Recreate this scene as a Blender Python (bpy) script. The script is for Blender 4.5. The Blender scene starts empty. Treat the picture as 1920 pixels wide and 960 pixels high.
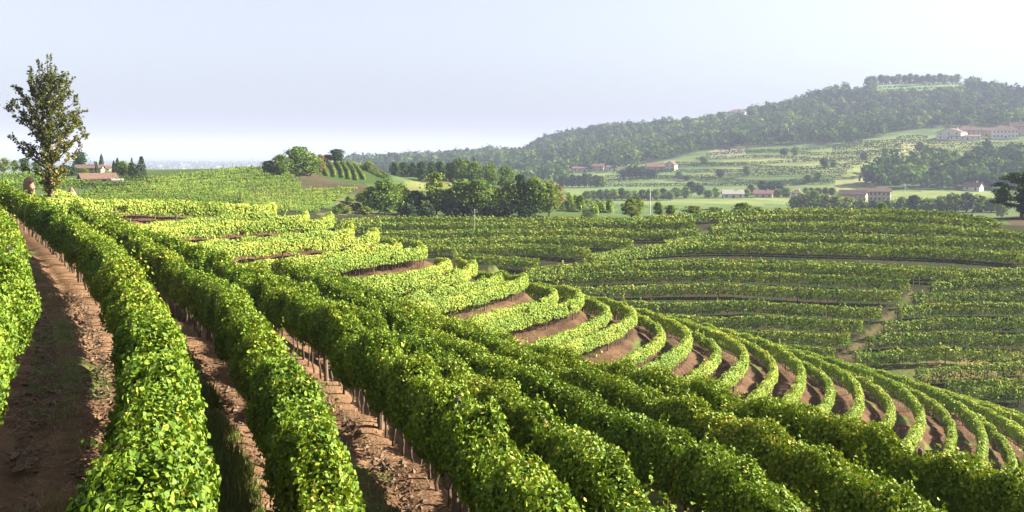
import bpy, math, random
import numpy as np
from mathutils import kdtree, Vector

# ------------------------------------------------------------------ camera, light, exposure
sc = bpy.context.scene
COL = sc.collection
W_PX, H_PX, F_PX, HORIZON, ZC = 1920.0, 960.0, 1884.0, 285.0, 40.0

cam_d = bpy.data.cameras.new('camera')
cam_d.sensor_width = 36.0
cam_d.lens = 36.0 * F_PX / W_PX
cam_d.shift_y = -(H_PX / 2 - HORIZON) / W_PX
cam_d.clip_start = 0.1
cam_d.clip_end = 120000.0
cam = bpy.data.objects.new('camera', cam_d)
COL.objects.link(cam)
cam.location = (0, 0, ZC)
cam.rotation_euler = (math.radians(90), 0, 0)
sc.camera = cam

SUN_EL, SUN_AZ = 31.0, 8.0            # elevation; angle from +x towards +y
world = bpy.data.worlds.new('World')
sc.world = world
world.use_nodes = True
nt = world.node_tree
for n in list(nt.nodes):
    nt.nodes.remove(n)
sky = nt.nodes.new('ShaderNodeTexSky')
sky.sky_type = 'NISHITA'
sky.sun_disc = False
sky.sun_elevation = math.radians(SUN_EL)
sky.sun_rotation = math.radians(90 - SUN_AZ)
sky.altitude = 100
sky.air_density = 1.0
sky.dust_density = 2.0
sky.ozone_density = 7.0
bg = nt.nodes.new('ShaderNodeBackground')
bg.inputs['Strength'].default_value = 0.045
wo = nt.nodes.new('ShaderNodeOutputWorld')
pale = nt.nodes.new('ShaderNodeHueSaturation')      # takes colour out of the sky
pale.inputs['Saturation'].default_value = 0.34
nt.links.new(sky.outputs[0], pale.inputs['Color'])
nt.links.new(pale.outputs[0], bg.inputs[0])
nt.links.new(bg.outputs[0], wo.inputs[0])

sun_d = bpy.data.lights.new('sun', 'SUN')
sun_d.energy = 5.0
sun_d.angle = math.radians(0.55)
sun_d.color = (1.0, 0.92, 0.76)
sun = bpy.data.objects.new('sun', sun_d)
COL.objects.link(sun)
sdir = Vector((math.cos(math.radians(SUN_EL)) * math.cos(math.radians(SUN_AZ)),
               math.cos(math.radians(SUN_EL)) * math.sin(math.radians(SUN_AZ)),
               math.sin(math.radians(SUN_EL))))
sun.rotation_euler = sdir.to_track_quat('Z', 'Y').to_euler()
sun.location = (0, 0, ZC + 60)

vs = sc.view_settings
sc.display_settings.display_device = 'sRGB'
vs.view_transform = 'Standard'
vs.look = 'None'
vs.exposure = 2.3
vs.gamma = 1.0
vs.use_curve_mapping = False
sc.render.engine = 'CYCLES'
cy = sc.cycles
cy.use_denoising = True
cy.max_bounces = 6
cy.diffuse_bounces = 2
cy.glossy_bounces = 2
cy.transmission_bounces = 4
cy.transparent_max_bounces = 4
cy.volume_bounces = 1
cy.caustics_reflective = False
cy.caustics_refractive = False
cy.sample_clamp_indirect = 6.0

# ------------------------------------------------------------------ helpers
rs = np.random.RandomState(7)
random.seed(7)


def tag(o, label=None, cat=None, group=None, kind=None):
    if label:
        o['label'] = label
    if cat:
        o['category'] = cat
    if group:
        o['group'] = group
    if kind:
        o['kind'] = kind
    return o


def empty(name, loc, rz=0.0):
    o = bpy.data.objects.new(name, None)
    COL.objects.link(o)
    o.location = loc
    o.rotation_euler = (0, 0, rz)
    o.empty_display_size = 0.2
    return o


def mesh_np(name, V, faces, mats, tone=None, smooth=False, midx=None):
    """faces: list of int arrays (n,k)"""
    me = bpy.data.meshes.new(name)
    V = np.ascontiguousarray(V, dtype=np.float32)
    me.vertices.add(len(V))
    me.vertices.foreach_set('co', V.ravel())
    faces = [np.asarray(f, dtype=np.int32) for f in faces if len(f)]
    loops = np.concatenate([f.ravel() for f in faces])
    tot = np.concatenate([np.full(len(f), f.shape[1], np.int32) for f in faces])
    start = np.concatenate([[0], np.cumsum(tot)[:-1]]).astype(np.int32)
    me.loops.add(len(loops))
    me.loops.foreach_set('vertex_index', loops)
    me.polygons.add(len(tot))
    me.polygons.foreach_set('loop_start', start)
    if midx is not None:
        me.polygons.foreach_set('material_index', np.asarray(midx, np.int32))
    me.polygons.foreach_set('use_smooth', np.full(len(tot), bool(smooth)))
    if tone is not None:
        a = me.attributes.new('tone', 'FLOAT', 'FACE')
        a.data.foreach_set('value', np.asarray(tone, np.float32))
    for m in (mats if isinstance(mats, (list, tuple)) else [mats]):
        me.materials.append(m)
    me.update(calc_edges=True)
    return me


def link(name, me, parent=None, loc=None):
    o = bpy.data.objects.new(name, me)
    COL.objects.link(o)
    if parent is not None:
        o.parent = parent
    if loc is not None:
        o.location = loc
    return o


class MB:
    """collects boxes, tubes and polygons, builds one mesh"""
    def __init__(s):
        s.v, s.q, s.t, s.n = [], [], [], 0

    def add(s, V, Q=None, T=None):
        V = np.asarray(V, float)
        if Q is not None and len(Q):
            s.q.append(np.asarray(Q) + s.n)
        if T is not None and len(T):
            s.t.append(np.asarray(T) + s.n)
        s.v.append(V)
        s.n += len(V)
        return s

    def box(s, x0, x1, y0, y1, z0, z1):
        V = [(x, y, z) for z in (z0, z1) for y in (y0, y1) for x in (x0, x1)]
        Q = [(0, 2, 3, 1), (4, 5, 7, 6), (0, 1, 5, 4), (2, 6, 7, 3), (0, 4, 6, 2), (1, 3, 7, 5)]
        return s.add(V, Q)

    def tube(s, pts, rad, sides=6, cap=True):
        pts = np.asarray(pts, float)
        n = len(pts)
        rad = np.broadcast_to(np.asarray(rad, float), (n,))
        tg = np.gradient(pts, axis=0)
        tg /= np.linalg.norm(tg, axis=1)[:, None] + 1e-9
        ref = np.array([0.31, 0.95, 0.05]) if abs(tg[:, 2]).mean() > 0.5 else np.array([0, 0, 1.0])
        a = np.cross(tg, ref)
        a /= np.linalg.norm(a, axis=1)[:, None] + 1e-9
        b = np.cross(tg, a)
        ang = np.linspace(0, 2 * np.pi, sides, endpoint=False)
        V = (pts[:, None, :] + rad[:, None, None] * (np.cos(ang)[None, :, None] * a[:, None, :] + np.sin(ang)[None, :, None] * b[:, None, :]))
        V = V.reshape(-1, 3)
        i = np.arange(n - 1)[:, None] * sides
        j = np.arange(sides)[None, :]
        k = (j + 1) % sides
        Q = np.stack([i + j, i + k, i + sides + k, i + sides + j], -1).reshape(-1, 4)
        T = None
        if cap:
            V = np.vstack([V, pts[-1:] + tg[-1:] * rad[-1] * 0.4])
            e = (n - 1) * sides
            T = [(e + jj, e + (jj + 1) % sides, len(V) - 1) for jj in range(sides)]
        return s.add(V, Q, T)

    def build(s, name, mat, parent=None, smooth=False):
        fs = []
        if s.q:
            fs.append(np.concatenate(s.q))
        if s.t:
            fs.append(np.concatenate(s.t))
        return link(name, mesh_np(name, np.concatenate(s.v), fs, mat, smooth=smooth), parent)


def copy_tree(o, parent=None):
    c = o.copy()
    COL.objects.link(c)
    c.parent = parent
    for ch in list(o.children):
        copy_tree(ch, c)
    return c


def smooth_poly(pts, step):
    """Catmull-Rom through pts (n,k), resampled at 'step' metres"""
    p = np.asarray(pts, float)
    if len(p) < 3:
        p = np.vstack([p[0], (p[0] + p[-1]) / 2, p[-1]])
    q = np.vstack([2 * p[0] - p[1], p, 2 * p[-1] - p[-2]])
    out = []
    t = np.linspace(0, 1, 24, endpoint=False)[:, None]
    for i in range(1, len(q) - 2):
        a, b, c, d = q[i - 1], q[i], q[i + 1], q[i + 2]
        out.append(0.5 * ((2 * b) + (-a + c) * t + (2 * a - 5 * b + 4 * c - d) * t ** 2 + (-a + 3 * b - 3 * c + d) * t ** 3))
    out.append(q[-2][None])
    p = np.concatenate(out)
    L = np.concatenate([[0], np.cumsum(np.linalg.norm(np.diff(p[:, :2], axis=0), axis=1))])
    n = max(3, int(L[-1] / step) + 1)
    s = np.linspace(0, L[-1], n)
    return np.stack([np.interp(s, L, p[:, k]) for k in range(p.shape[1])], 1)


def wander(p, sig):
    """gentle smoothing of a polyline"""
    p = p.copy()
    for _ in range(sig):
        p[1:-1] = 0.25 * p[:-2] + 0.5 * p[1:-1] + 0.25 * p[2:]
    return p


def tangents(p):
    t = np.gradient(p[:, :2], axis=0)
    return t / (np.linalg.norm(t, axis=1)[:, None] + 1e-9)


def offset(p, w):
    """shift polyline to its left by w"""
    t = tangents(p)
    q = p.copy()
    q[:, 0] += -t[:, 1] * w
    q[:, 1] += t[:, 0] * w
    return q


class Noise2:
    def __init__(s, seed, n=256):
        s.t = np.random.RandomState(seed).uniform(-1, 1, (n, n))
        s.n = n

    def __call__(s, x, y):
        xi, yi = np.floor(x).astype(int), np.floor(y).astype(int)
        fx, fy = x - xi, y - yi
        fx, fy = fx * fx * (3 - 2 * fx), fy * fy * (3 - 2 * fy)
        n, t = s.n, s.t
        a, b = t[xi % n, yi % n], t[(xi + 1) % n, yi % n]
        c, d = t[xi % n, (yi + 1) % n], t[(xi + 1) % n, (yi + 1) % n]
        return (a * (1 - fx) + b * fx) * (1 - fy) + (c * (1 - fx) + d * fx) * fy


NZ = Noise2(11)
NZ2 = Noise2(23)


def fbm(x, y, o=4):
    r, a = 0, 1.0
    for k in range(o):
        r = r + a * NZ(x * 2 ** k + 17 * k, y * 2 ** k + 5 * k)
        a *= 0.5
    return r


# ------------------------------------------------------------------ materials
def new_mat(name):
    m = bpy.data.materials.new(name)
    m.use_nodes = True
    t = m.node_tree
    for n in list(t.nodes):
        t.nodes.remove(n)
    return m, t, t.nodes, t.links


def ramp(nodes, stops):
    r = nodes.new('ShaderNodeValToRGB')
    e = r.color_ramp.elements
    while len(e) < len(stops):
        e.new(0.5)
    for k, (p, c) in enumerate(stops):
        e[k].position = p
        e[k].color = (*c, 1)
    return r


def leaf_mat(name, stops, trans=0.35, tcol=(1.35, 1.25, 0.55), rough=0.5, spec=0.3):
    m, t, N, L = new_mat(name)
    at = N.new('ShaderNodeAttribute')
    at.attribute_name = 'tone'
    r = ramp(N, stops)
    L.new(at.outputs['Fac'], r.inputs[0])
    p = N.new('ShaderNodeBsdfPrincipled')
    p.inputs['Roughness'].default_value = rough
    p.inputs['Specular IOR Level'].default_value = spec
    L.new(r.outputs[0], p.inputs['Base Color'])
    tr = N.new('ShaderNodeBsdfTranslucent')
    mul = N.new('ShaderNodeMix')
    mul.data_type = 'RGBA'
    mul.blend_type = 'MULTIPLY'
    mul.inputs[0].default_value = 1.0
    L.new(r.outputs[0], mul.inputs[6])
    mul.inputs[7].default_value = (*tcol, 1)
    L.new(mul.outputs[2], tr.inputs[0])
    mx = N.new('ShaderNodeMixShader')
    mx.inputs[0].default_value = trans
    L.new(p.outputs[0], mx.inputs[1])
    L.new(tr.outputs[0], mx.inputs[2])
    o = N.new('ShaderNodeOutputMaterial')
    L.new(mx.outputs[0], o.inputs[0])
    return m


def noise_mat(name, c0, c1, scale, rough=0.85, bump=0.0, detail=5.0, stretch=(1, 1, 1), spec=0.3):
    m, t, N, L = new_mat(name)
    tc = N.new('ShaderNodeTexCoord')
    mp = N.new('ShaderNodeMapping')
    mp.inputs['Scale'].default_value = stretch
    L.new(tc.outputs['Object'], mp.inputs[0])
    nz = N.new('ShaderNodeTexNoise')
    nz.inputs['Scale'].default_value = scale
    nz.inputs['Detail'].default_value = detail
    L.new(mp.outputs[0], nz.inputs[0])
    r = ramp(N, [(0.3, c0), (0.7, c1)])
    L.new(nz.outputs[0], r.inputs[0])
    p = N.new('ShaderNodeBsdfPrincipled')
    p.inputs['Roughness'].default_value = rough
    p.inputs['Specular IOR Level'].default_value = spec
    L.new(r.outputs[0], p.inputs['Base Color'])
    if bump:
        b = N.new('ShaderNodeBump')
        b.inputs['Strength'].default_value = bump
        b.inputs['Distance'].default_value = 0.05
        L.new(nz.outputs[0], b.inputs['Height'])
        L.new(b.outputs[0], p.inputs['Normal'])
    o = N.new('ShaderNodeOutputMaterial')
    L.new(p.outputs[0], o.inputs[0])
    return m


VINE_NEAR = leaf_mat('vine_leaf', [(0.0, (0.022, 0.05, 0.005)), (0.35, (0.068, 0.128, 0.010)), (0.7, (0.14, 0.205, 0.015)), (0.93, (0.24, 0.28, 0.03)), (1.0, (0.36, 0.31, 0.05))],
                     trans=0.14, rough=0.5, spec=0.16)
VINE_SPUR = leaf_mat('spur_vine_leaf', [(0.0, (0.07, 0.13, 0.015)), (0.4, (0.17, 0.26, 0.035)), (0.75, (0.27, 0.34, 0.055)), (1.0, (0.40, 0.40, 0.07))], trans=0.22, rough=0.6, spec=0.18)
VINE_SLOPE = leaf_mat('slope_vine_leaf', [(0.0, (0.04, 0.085, 0.012)), (0.4, (0.11, 0.185, 0.025)), (0.75, (0.20, 0.26, 0.04)), (1.0, (0.34, 0.34, 0.06))], trans=0.2, rough=0.7, spec=0.1)
TREE_LEAF = leaf_mat('tree_leaf', [(0.0, (0.03, 0.065, 0.009)), (0.4, (0.085, 0.155, 0.020)), (0.75, (0.17, 0.24, 0.03)), (1.0, (0.28, 0.30, 0.05))], trans=0.28, rough=0.7, spec=0.12)
LIGHT_LEAF = leaf_mat('light_tree_leaf', [(0.0, (0.06, 0.10, 0.015)), (0.5, (0.15, 0.21, 0.03)), (1.0, (0.28, 0.30, 0.06))], trans=0.32, rough=0.7, spec=0.12)
OCHRE_LEAF = leaf_mat('ochre_leaf', [(0.0, (0.09, 0.08, 0.015)), (0.5, (0.20, 0.14, 0.03)), (1.0, (0.36, 0.21, 0.05))], trans=0.3)
DARK_LEAF = leaf_mat('dark_leaf', [(0.0, (0.014, 0.034, 0.010)), (0.6, (0.038, 0.078, 0.018)), (1.0, (0.085, 0.13, 0.03))], trans=0.15, rough=0.7, spec=0.12)
LONE_LEAF = leaf_mat('lone_tree_leaf', [(0.0, (0.03, 0.045, 0.008)), (0.35, (0.085, 0.105, 0.014)), (0.65, (0.19, 0.17, 0.02)), (1.0, (0.36, 0.26, 0.03))], trans=0.30)
FOREST_LEAF = leaf_mat('forest_leaf', [(0.0, (0.007, 0.024, 0.008)), (0.5, (0.035, 0.078, 0.016)), (1.0, (0.125, 0.185, 0.03))], trans=0.2, rough=0.9, spec=0.0)
GRASS_M = leaf_mat('grass_blade', [(0.0, (0.04, 0.08, 0.012)), (0.6, (0.09, 0.15, 0.02)), (1.0, (0.27, 0.23, 0.09))], trans=0.3)
STRAW_M = leaf_mat('straw', [(0.0, (0.13, 0.075, 0.04)), (0.6, (0.28, 0.18, 0.10)), (1.0, (0.46, 0.34, 0.20))], trans=0.1, tcol=(1, 1, 1))
BARK = noise_mat('bark', (0.045, 0.028, 0.018), (0.13, 0.085, 0.055), 9.0, bump=0.6, stretch=(1, 1, 0.25))
BARK_G = noise_mat('grey_bark', (0.05, 0.04, 0.03), (0.12, 0.10, 0.08), 5.0, bump=0.5, stretch=(1, 1, 0.25))
POST_M = noise_mat('weathered_post', (0.07, 0.05, 0.035), (0.17, 0.125, 0.09), 14.0, bump=0.4, stretch=(1, 1, 0.12))
CONC = noise_mat('concrete_pole', (0.38, 0.37, 0.35), (0.55, 0.54, 0.52), 6.0)
METAL = noise_mat('dull_metal', (0.30, 0.31, 0.32), (0.45, 0.45, 0.46), 10.0, rough=0.5)
BRICK = noise_mat('clay_brick', (0.22, 0.115, 0.075), (0.34, 0.20, 0.14), 7.0, bump=0.4)
ROCKM = noise_mat('red_rock', (0.16, 0.085, 0.06), (0.28, 0.17, 0.12), 5.0, bump=0.6)
ROOF = noise_mat('terracotta_roof', (0.085, 0.048, 0.038), (0.155, 0.09, 0.07), 1.3, bump=0.2, stretch=(3, 1, 1))
ROOF_D = noise_mat('old_tile_roof', (0.075, 0.05, 0.04), (0.14, 0.092, 0.072), 1.1, bump=0.2, stretch=(3, 1, 1))
ROOF_G = noise_mat('grey_roof', (0.16, 0.15, 0.15), (0.28, 0.26, 0.25), 1.1)
W_WHITE = noise_mat('white_plaster', (0.48, 0.45, 0.40), (0.62, 0.59, 0.53), 0.8)
W_CREAM = noise_mat('cream_plaster', (0.40, 0.33, 0.24), (0.52, 0.44, 0.33), 0.8)
W_STONE = noise_mat('stone_wall', (0.26, 0.21, 0.17), (0.44, 0.37, 0.31), 1.2, bump=0.3)
W_PINK = noise_mat('pink_plaster', (0.34, 0.25, 0.20), (0.44, 0.34, 0.28), 0.8)
GLASSM = noise_mat('dark_window', (0.02, 0.022, 0.025), (0.05, 0.052, 0.056), 2.0, rough=0.15, spec=0.5)
SHUTTER = noise_mat('brown_shutter', (0.09, 0.05, 0.03), (0.15, 0.09, 0.055), 3.0)


def terrain_mat():
    m, t, N, L = new_mat('land')
    at = N.new('ShaderNodeAttribute')
    at.attribute_name = 'cover'
    geo = N.new('ShaderNodeNewGeometry')
    n1 = N.new('ShaderNodeTexNoise')
    n1.inputs['Scale'].default_value = 2.2
    n1.inputs['Detail'].default_value = 9
    n1.inputs['Roughness'].default_value = 0.68
    L.new(geo.outputs['Position'], n1.inputs['Vector'])
    n2 = N.new('ShaderNodeTexNoise')
    n2.inputs['Scale'].default_value = 0.045
    n2.inputs['Detail'].default_value = 7
    L.new(geo.outputs['Position'], n2.inputs['Vector'])
    vor = N.new('ShaderNodeTexVoronoi')
    vor.inputs['Scale'].default_value = 16.0
    L.new(geo.outputs['Position'], vor.inputs['Vector'])
    r1 = ramp(N, [(0.25, (0.50, 0.50, 0.50)), (0.75, (1.5, 1.5, 1.5))])
    L.new(n1.outputs[0], r1.inputs[0])
    r2 = ramp(N, [(0.3, (0.74, 0.74, 0.74)), (0.7, (1.24, 1.24, 1.2))])
    L.new(n2.outputs[0], r2.inputs[0])
    m1 = N.new('ShaderNodeMix')
    m1.data_type = 'RGBA'
    m1.blend_type = 'MULTIPLY'
    m1.inputs[0].default_value = 1
    L.new(at.outputs['Color'], m1.inputs[6])
    L.new(r1.outputs[0], m1.inputs[7])
    m2 = N.new('ShaderNodeMix')
    m2.data_type = 'RGBA'
    m2.blend_type = 'MULTIPLY'
    m2.inputs[0].default_value = 1
    L.new(m1.outputs[2], m2.inputs[6])
    L.new(r2.outputs[0], m2.inputs[7])
    p = N.new('ShaderNodeBsdfPrincipled')
    p.inputs['Roughness'].default_value = 0.95
    p.inputs['Specular IOR Level'].default_value = 0.045
    L.new(m2.outputs[2], p.inputs['Base Color'])
    ad = N.new('ShaderNodeMath')
    ad.operation = 'MULTIPLY_ADD'
    L.new(vor.outputs['Distance'], ad.inputs[0])
    ad.inputs[1].default_value = 0.5
    L.new(n1.outputs[0], ad.inputs[2])
    b = N.new('ShaderNodeBump')
    b.inputs['Strength'].default_value = 0.9
    b.inputs['Distance'].default_value = 0.045
    L.new(ad.outputs[0], b.inputs['Height'])
    L.new(b.outputs[0], p.inputs['Normal'])
    o = N.new('ShaderNodeOutputMaterial')
    L.new(p.outputs[0], o.inputs[0])
    return m


# ------------------------------------------------------------------ vine row lines, as (x, y, depth of row top below eye level)
HEDGE = 1.95


def rp(px, py, h):
    d = h * F_PX / (py - HORIZON)
    return ((px - 960) / F_PX * d, d, h)


R_PTS = {
    2: [rp(*p) for p in [(250, 920, 2.6), (285, 800, 2.6), (292, 700, 2.6), (285, 600, 2.6), (255, 520, 2.6), (200, 460, 2.6), (130, 410, 2.6), (60, 375, 2.6), (0, 351, 2.6)]] + [(-47, 88, 2.7)],
    3: [rp(*p) for p in [(625, 975, 3.9), (567, 797, 3.9), (515, 690, 3.9), (440, 570, 3.9), (390, 530, 3.9), (300, 480, 3.9), (240, 440, 3.9)]] + [(-24.5, 59, 3.9), (-30.5, 70, 3.7)],
    4: [rp(*p) for p in [(1037, 935, 3.9), (979, 852, 3.9), (896, 760, 3.9), (833, 704, 3.9), (765, 662, 3.9), (694, 614, 3.9), (622, 569, 3.9), (550, 535, 3.9), (480, 508, 3.9), (390, 472, 3.95), (302, 447, 4.0), (240, 427, 4.1)]] + [(-27, 67, 4.4)],
    5: [rp(*p) for p in [(1196, 952, 5.0), (1159, 911, 5.0), (1080, 847, 5.0), (1016, 790, 5.0), (930, 742, 5.0)]] + [(-2.0, 25, 5.1), (-4.2, 30, 5.15), (-7.2, 36, 5.2), (-11.0, 43, 5.2)],
    6: [rp(*p) for p in [(1462, 942, 5.4), (1387, 872, 5.4), (1312, 828, 5.4), (1200, 783, 5.4), (1102, 748, 5.4), (1016, 718, 5.4), (930, 680, 5.4), (855, 640, 5.4), (742, 583, 5.4), (646, 535, 5.4), (520, 490, 5.5)]],
    7: [rp(*p) for p in [(1725, 957, 5.6), (1684, 915, 5.6), (1594, 870, 5.6), (1462, 814, 5.6), (1380, 780, 5.7), (1250, 737, 5.8), (1150, 708, 5.9), (1050, 680, 6.0), (950, 652, 6.1), (850, 612, 6.2), (742, 570, 6.2), (646, 530, 6.2), (560, 502, 6.2)]],
    8: [rp(*p) for p in [(1930, 902, 6.0), (1762, 856, 6.0), (1650, 826, 6.0), (1537, 789, 6.05), (1410, 751, 6.1), (1290, 721, 6.2), (1222, 702, 6.3), (1112, 674, 6.4), (1012, 650, 6.5), (950, 634, 6.6), (862, 603, 6.8), (730, 560, 7.0), (630, 522, 7.0), (560, 496, 6.9)]],
}


def extend(p, a=0.0, b=0.0):
    """lengthen a resampled polyline at its start by a, at its end by b"""
    out = [p]
    st = np.linalg.norm(p[1, :2] - p[0, :2])
    if a:
        t = (p[0] - p[4]) / np.linalg.norm(p[0, :2] - p[4, :2])
        k = np.arange(int(a / st), 0, -1)[:, None] * st
        out.insert(0, p[0] + t * k)
    if b:
        t = (p[-1] - p[-5]) / np.linalg.norm(p[-1, :2] - p[-5, :2])
        k = np.arange(1, int(b / st) + 1)[:, None] * st
        out.append(p[-1] + t * k)
    return np.concatenate(out)


NEAR = {}
for k, pts in R_PTS.items():
    q = wander(smooth_poly(pts, 0.4), 30)
    NEAR[k] = extend(q, 7.0 if k < 6 else 5.0, 0)
NEAR[1] = offset(NEAR[2], 2.45)
NEAR[1][:, 2] = 2.5

H0, DH = 4.3, 1.45
F_PTS = [
    [(-36, 77.5, 3.4), (-34, 81.5, 3.65), (-31, 85.6, 3.95), (-27.4, 88.4, 4.2), (-24.2, 90.2, 4.45), (-22.8, 92, 4.55), (-22.5, 94.5, 4.65), (-23.2, 97, 4.75)],
    [(-30.5, 76), (-28.6, 80.2), (-26.0, 84.2), (-22.4, 88.3), (-19.2, 90.8), (-17.6, 92.5), (-17.2, 95), (-17.8, 98)],
    [(-26.6, 75.5), (-24, 79.5), (-20.8, 83.6), (-16.8, 88.0), (-14.2, 91.0), (-13, 93.4), (-13.0, 96), (-13.7, 99)],
    [(-22, 73.5), (-19.4, 77.8), (-16.9, 81.0), (-14.4, 84.0), (-11.7, 88.6), (-9.4, 92), (-8.3, 94.6), (-8.6, 97), (-9.6, 99.6)],
    [(-17, 70.5), (-14.2, 75.5), (-11.3, 79.6), (-9.0, 82.2), (-6.8, 85), (-5.2, 88.2), (-4.1, 91.6), (-3.5, 94.6), (-3.9, 96.8), (-5.4, 98.9)],
    [(-10.5, 71), (-7.5, 77.5), (-4.6, 82.4), (-3.0, 85.2), (-1.3, 88.6), (0.5, 92.6), (1.3, 96.2), (0.9, 98.6), (-1.05, 99.9), (-4.2, 101.2)],
    [(-5.5, 70), (-2, 77), (0.7, 82.0), (3.0, 85.6), (5.0, 88.8), (6.3, 92.8), (6.4, 96.5), (5.5, 99.6), (3.5, 101.4), (1.4, 102.4), (-5, 104.5)],
    [(0.0, 68), (3.8, 76), (6.6, 81.0), (8.4, 84.4), (10.0, 88), (11.1, 91.8), (11.3, 95.4), (10.5, 99.1), (8.9, 102), (7.2, 103.6), (0, 107.5)],
    [(5.2, 66), (8.2, 72), (10.1, 75.8), (11.6, 78.8), (13.8, 83.2), (15.2, 87), (15.9, 90.6), (15.8, 94), (15.4, 96.4), (14.5, 100.2), (13.5, 103.4), (9, 109), (3, 113)],
    [(10.5, 66), (14.4, 74.6), (16.4, 78.4), (18.3, 82.3), (19.8, 85.8), (20.7, 89.6), (20.95, 92), (20.7, 94.6), (20.2, 97.2), (19.3, 100.6), (18.1, 104.3), (14, 110), (8, 115)],
    [(14.5, 65), (19.0, 73.8), (20.2, 75.9), (22.2, 79.8), (24.4, 85), (25.6, 88.7), (26.2, 92.7), (26.3, 97), (25.7, 101.8), (24.5, 105.7), (23.2, 109.6), (19, 116), (13, 121)],
    [(20, 66), (24.4, 75.2), (25.5, 77), (26.9, 79.5), (28.6, 82.9), (30.0, 86.9), (30.8, 90.3), (31, 94), (30.7, 97), (29.9, 100.7), (28, 107), (24, 115), (18, 122)],
    [(25, 66), (29.5, 75.5), (31.1, 78.3), (32.6, 80.8), (34.4, 84.4), (35.6, 88.4), (36.3, 92.5), (36.4, 96.2), (35.8, 100.1), (34.6, 104), (31, 113), (26, 121)],
    [(31, 66.5), (35.4, 76.0), (37.1, 79.4), (39.1, 83.4), (40.5, 87.1), (41.6, 92), (41.9, 95.8), (41.7, 99.3), (41, 103.1), (39.5, 107.4), (36, 115), (31, 122)],
    [(36, 66.5), (40.2, 75.5), (42.2, 79.5), (44, 84), (45.1, 88.5), (45.9, 93.4), (46.0, 97.8), (45.6, 101.9), (44.9, 105.6), (41.5, 114), (36, 123)],
    [(41, 66.5), (45.2, 75.5), (47.2, 79.5), (49, 84), (50.1, 88.5), (50.8, 93.4), (50.8, 97.8), (50.2, 102.5), (49, 107.6), (45.5, 116), (40, 125)],
    [(46, 66.5), (50.2, 75.5), (52.2, 79.5), (54, 84), (55.1, 88.5), (55.6, 93.4), (55.4, 98.2), (54.6, 103.5), (53, 109.6), (49.5, 118), (43, 127)],
]
SPUR = []            # (front polyline, back polyline)
for k, pts in enumerate(F_PTS):
    h = H0 + DH * k
    pp = [(p[0], p[1], p[2] if len(p) > 2 else h) for p in pts]
    f = wander(smooth_poly(pp, 0.5), 12 if k < 6 else 25)
    b = wander(offset(f, 2.35), 8)
    b[:, 2] = b[:, 2] - 0.03
    # drop folded samples on the tight inner bends
    keep = [0]
    for i in range(1, len(b)):
        if np.linalg.norm(b[i, :2] - b[keep[-1], :2]) > 0.3 and np.min(np.linalg.norm(f[:, :2] - b[i, :2], axis=1)) > 1.9:
            keep.append(i)
    b = smooth_poly(b[keep], 0.5)
    SPUR.append((f, b))

DEPTH_Y = np.array([385, 400, 440, 500, 560, 620, 680, 740, 800.])
DEPTH_D = np.array([252, 235, 205, 174, 153, 138, 127, 118, 111.])


def sp(px, py):
    """a point of the slope across the valley: row top seen at py"""
    d = np.interp(py + 12, DEPTH_Y, DEPTH_D)
    return ((px - 960) / F_PX * d, d, (py - HORIZON) / F_PX * d)


SLOPE_L = [  # rows left of the gully / path
    [(590, 416), (687, 408), (800, 407), (960, 408), (1135, 410), (1210, 409)],
    [(640, 420), (760, 416), (900, 419), (1060, 416), (1200, 413), (1300, 412)],
    [(690, 431), (800, 431), (960, 430), (1135, 429), (1225, 431), (1310, 431)],
    [(690, 444), (800, 447), (900, 446), (1000, 443), (1100, 445), (1185, 450)],
    [(790, 459), (900, 459), (1000, 459), (1060, 463), (1105, 466)],
    [(850, 476), (887, 480), (960, 482), (1010, 487)],
]
SLOPE_M = [
    [(1215, 406), (1300, 400), (1433, 393), (1567, 391), (1700, 394), (1785, 399), (1860, 410)],
    [(1345, 411), (1433, 405), (1567, 404), (1700, 406), (1785, 411), (1880, 421)],
    [(1330, 424), (1367, 422), (1433, 418), (1567, 417), (1700, 420), (1785, 425), (1930, 437)],
    [(1245, 452), (1300, 444), (1433, 438), (1567, 439), (1700, 442), (1930, 452)],
    [(1105, 478), (1185, 466), (1272, 457), (1400, 455), (1560, 459), (1747, 464), (1930, 475)],
    [(985, 505), (1047, 496), (1135, 490), (1260, 487), (1400, 488), (1500, 490), (1600, 493), (1710, 500), (1822, 505), (1930, 502)],
    [(985, 518), (1085, 512), (1210, 510), (1360, 510), (1500, 515), (1600, 520), (1706, 527)],
    [(1065, 539), (1210, 532), (1360, 533), (1500, 540), (1600, 543), (1690, 547)],
    [(1165, 564), (1260, 563), (1360, 563), (1500, 570), (1652, 578)],
    [(1250, 590), (1360, 591), (1500, 595), (1618, 601)],
    [(1330, 617), (1420, 619), (1500, 621), (1594, 627)],
    [(1440, 648), (1500, 651), (1566, 655)],
]
SLOPE_R = [
    [(1744, 530), (1785, 525), (1860, 524), (1935, 524)],
    [(1712, 553), (1785, 547), (1860, 547), (1935, 547)],
    [(1682, 578), (1747, 570), (1860, 569), (1935, 569)],
    [(1656, 607), (1710, 598), (1860, 597), (1935, 597)],
    [(1627, 631), (1710, 625), (1860, 625), (1935, 627)],
    [(1603, 659), (1710, 653), (1860, 654), (1935, 658)],
    [(1716, 692), (1822, 684), (1935, 673)],
    [(1774, 713), (1850, 711), (1935, 709)],
    [(1815, 728), (1880, 726), (1935, 725)],
]


def slope_poly(pts):
    return wander(smooth_poly([sp(*p) for p in pts], 1.0), 20)


SL = [slope_poly(p) for p in SLOPE_L]
SM = [slope_poly(p) for p in SLOPE_M]
SR = [slope_poly(p) for p in SLOPE_R]

# ------------------------------------------------------------------ ground: radial basis fit of slope angle over log-polar coordinates
CP = []            # x, y, depth of the ground below eye level


def cg(x, y, h):
    CP.append((x, y, h))


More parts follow.
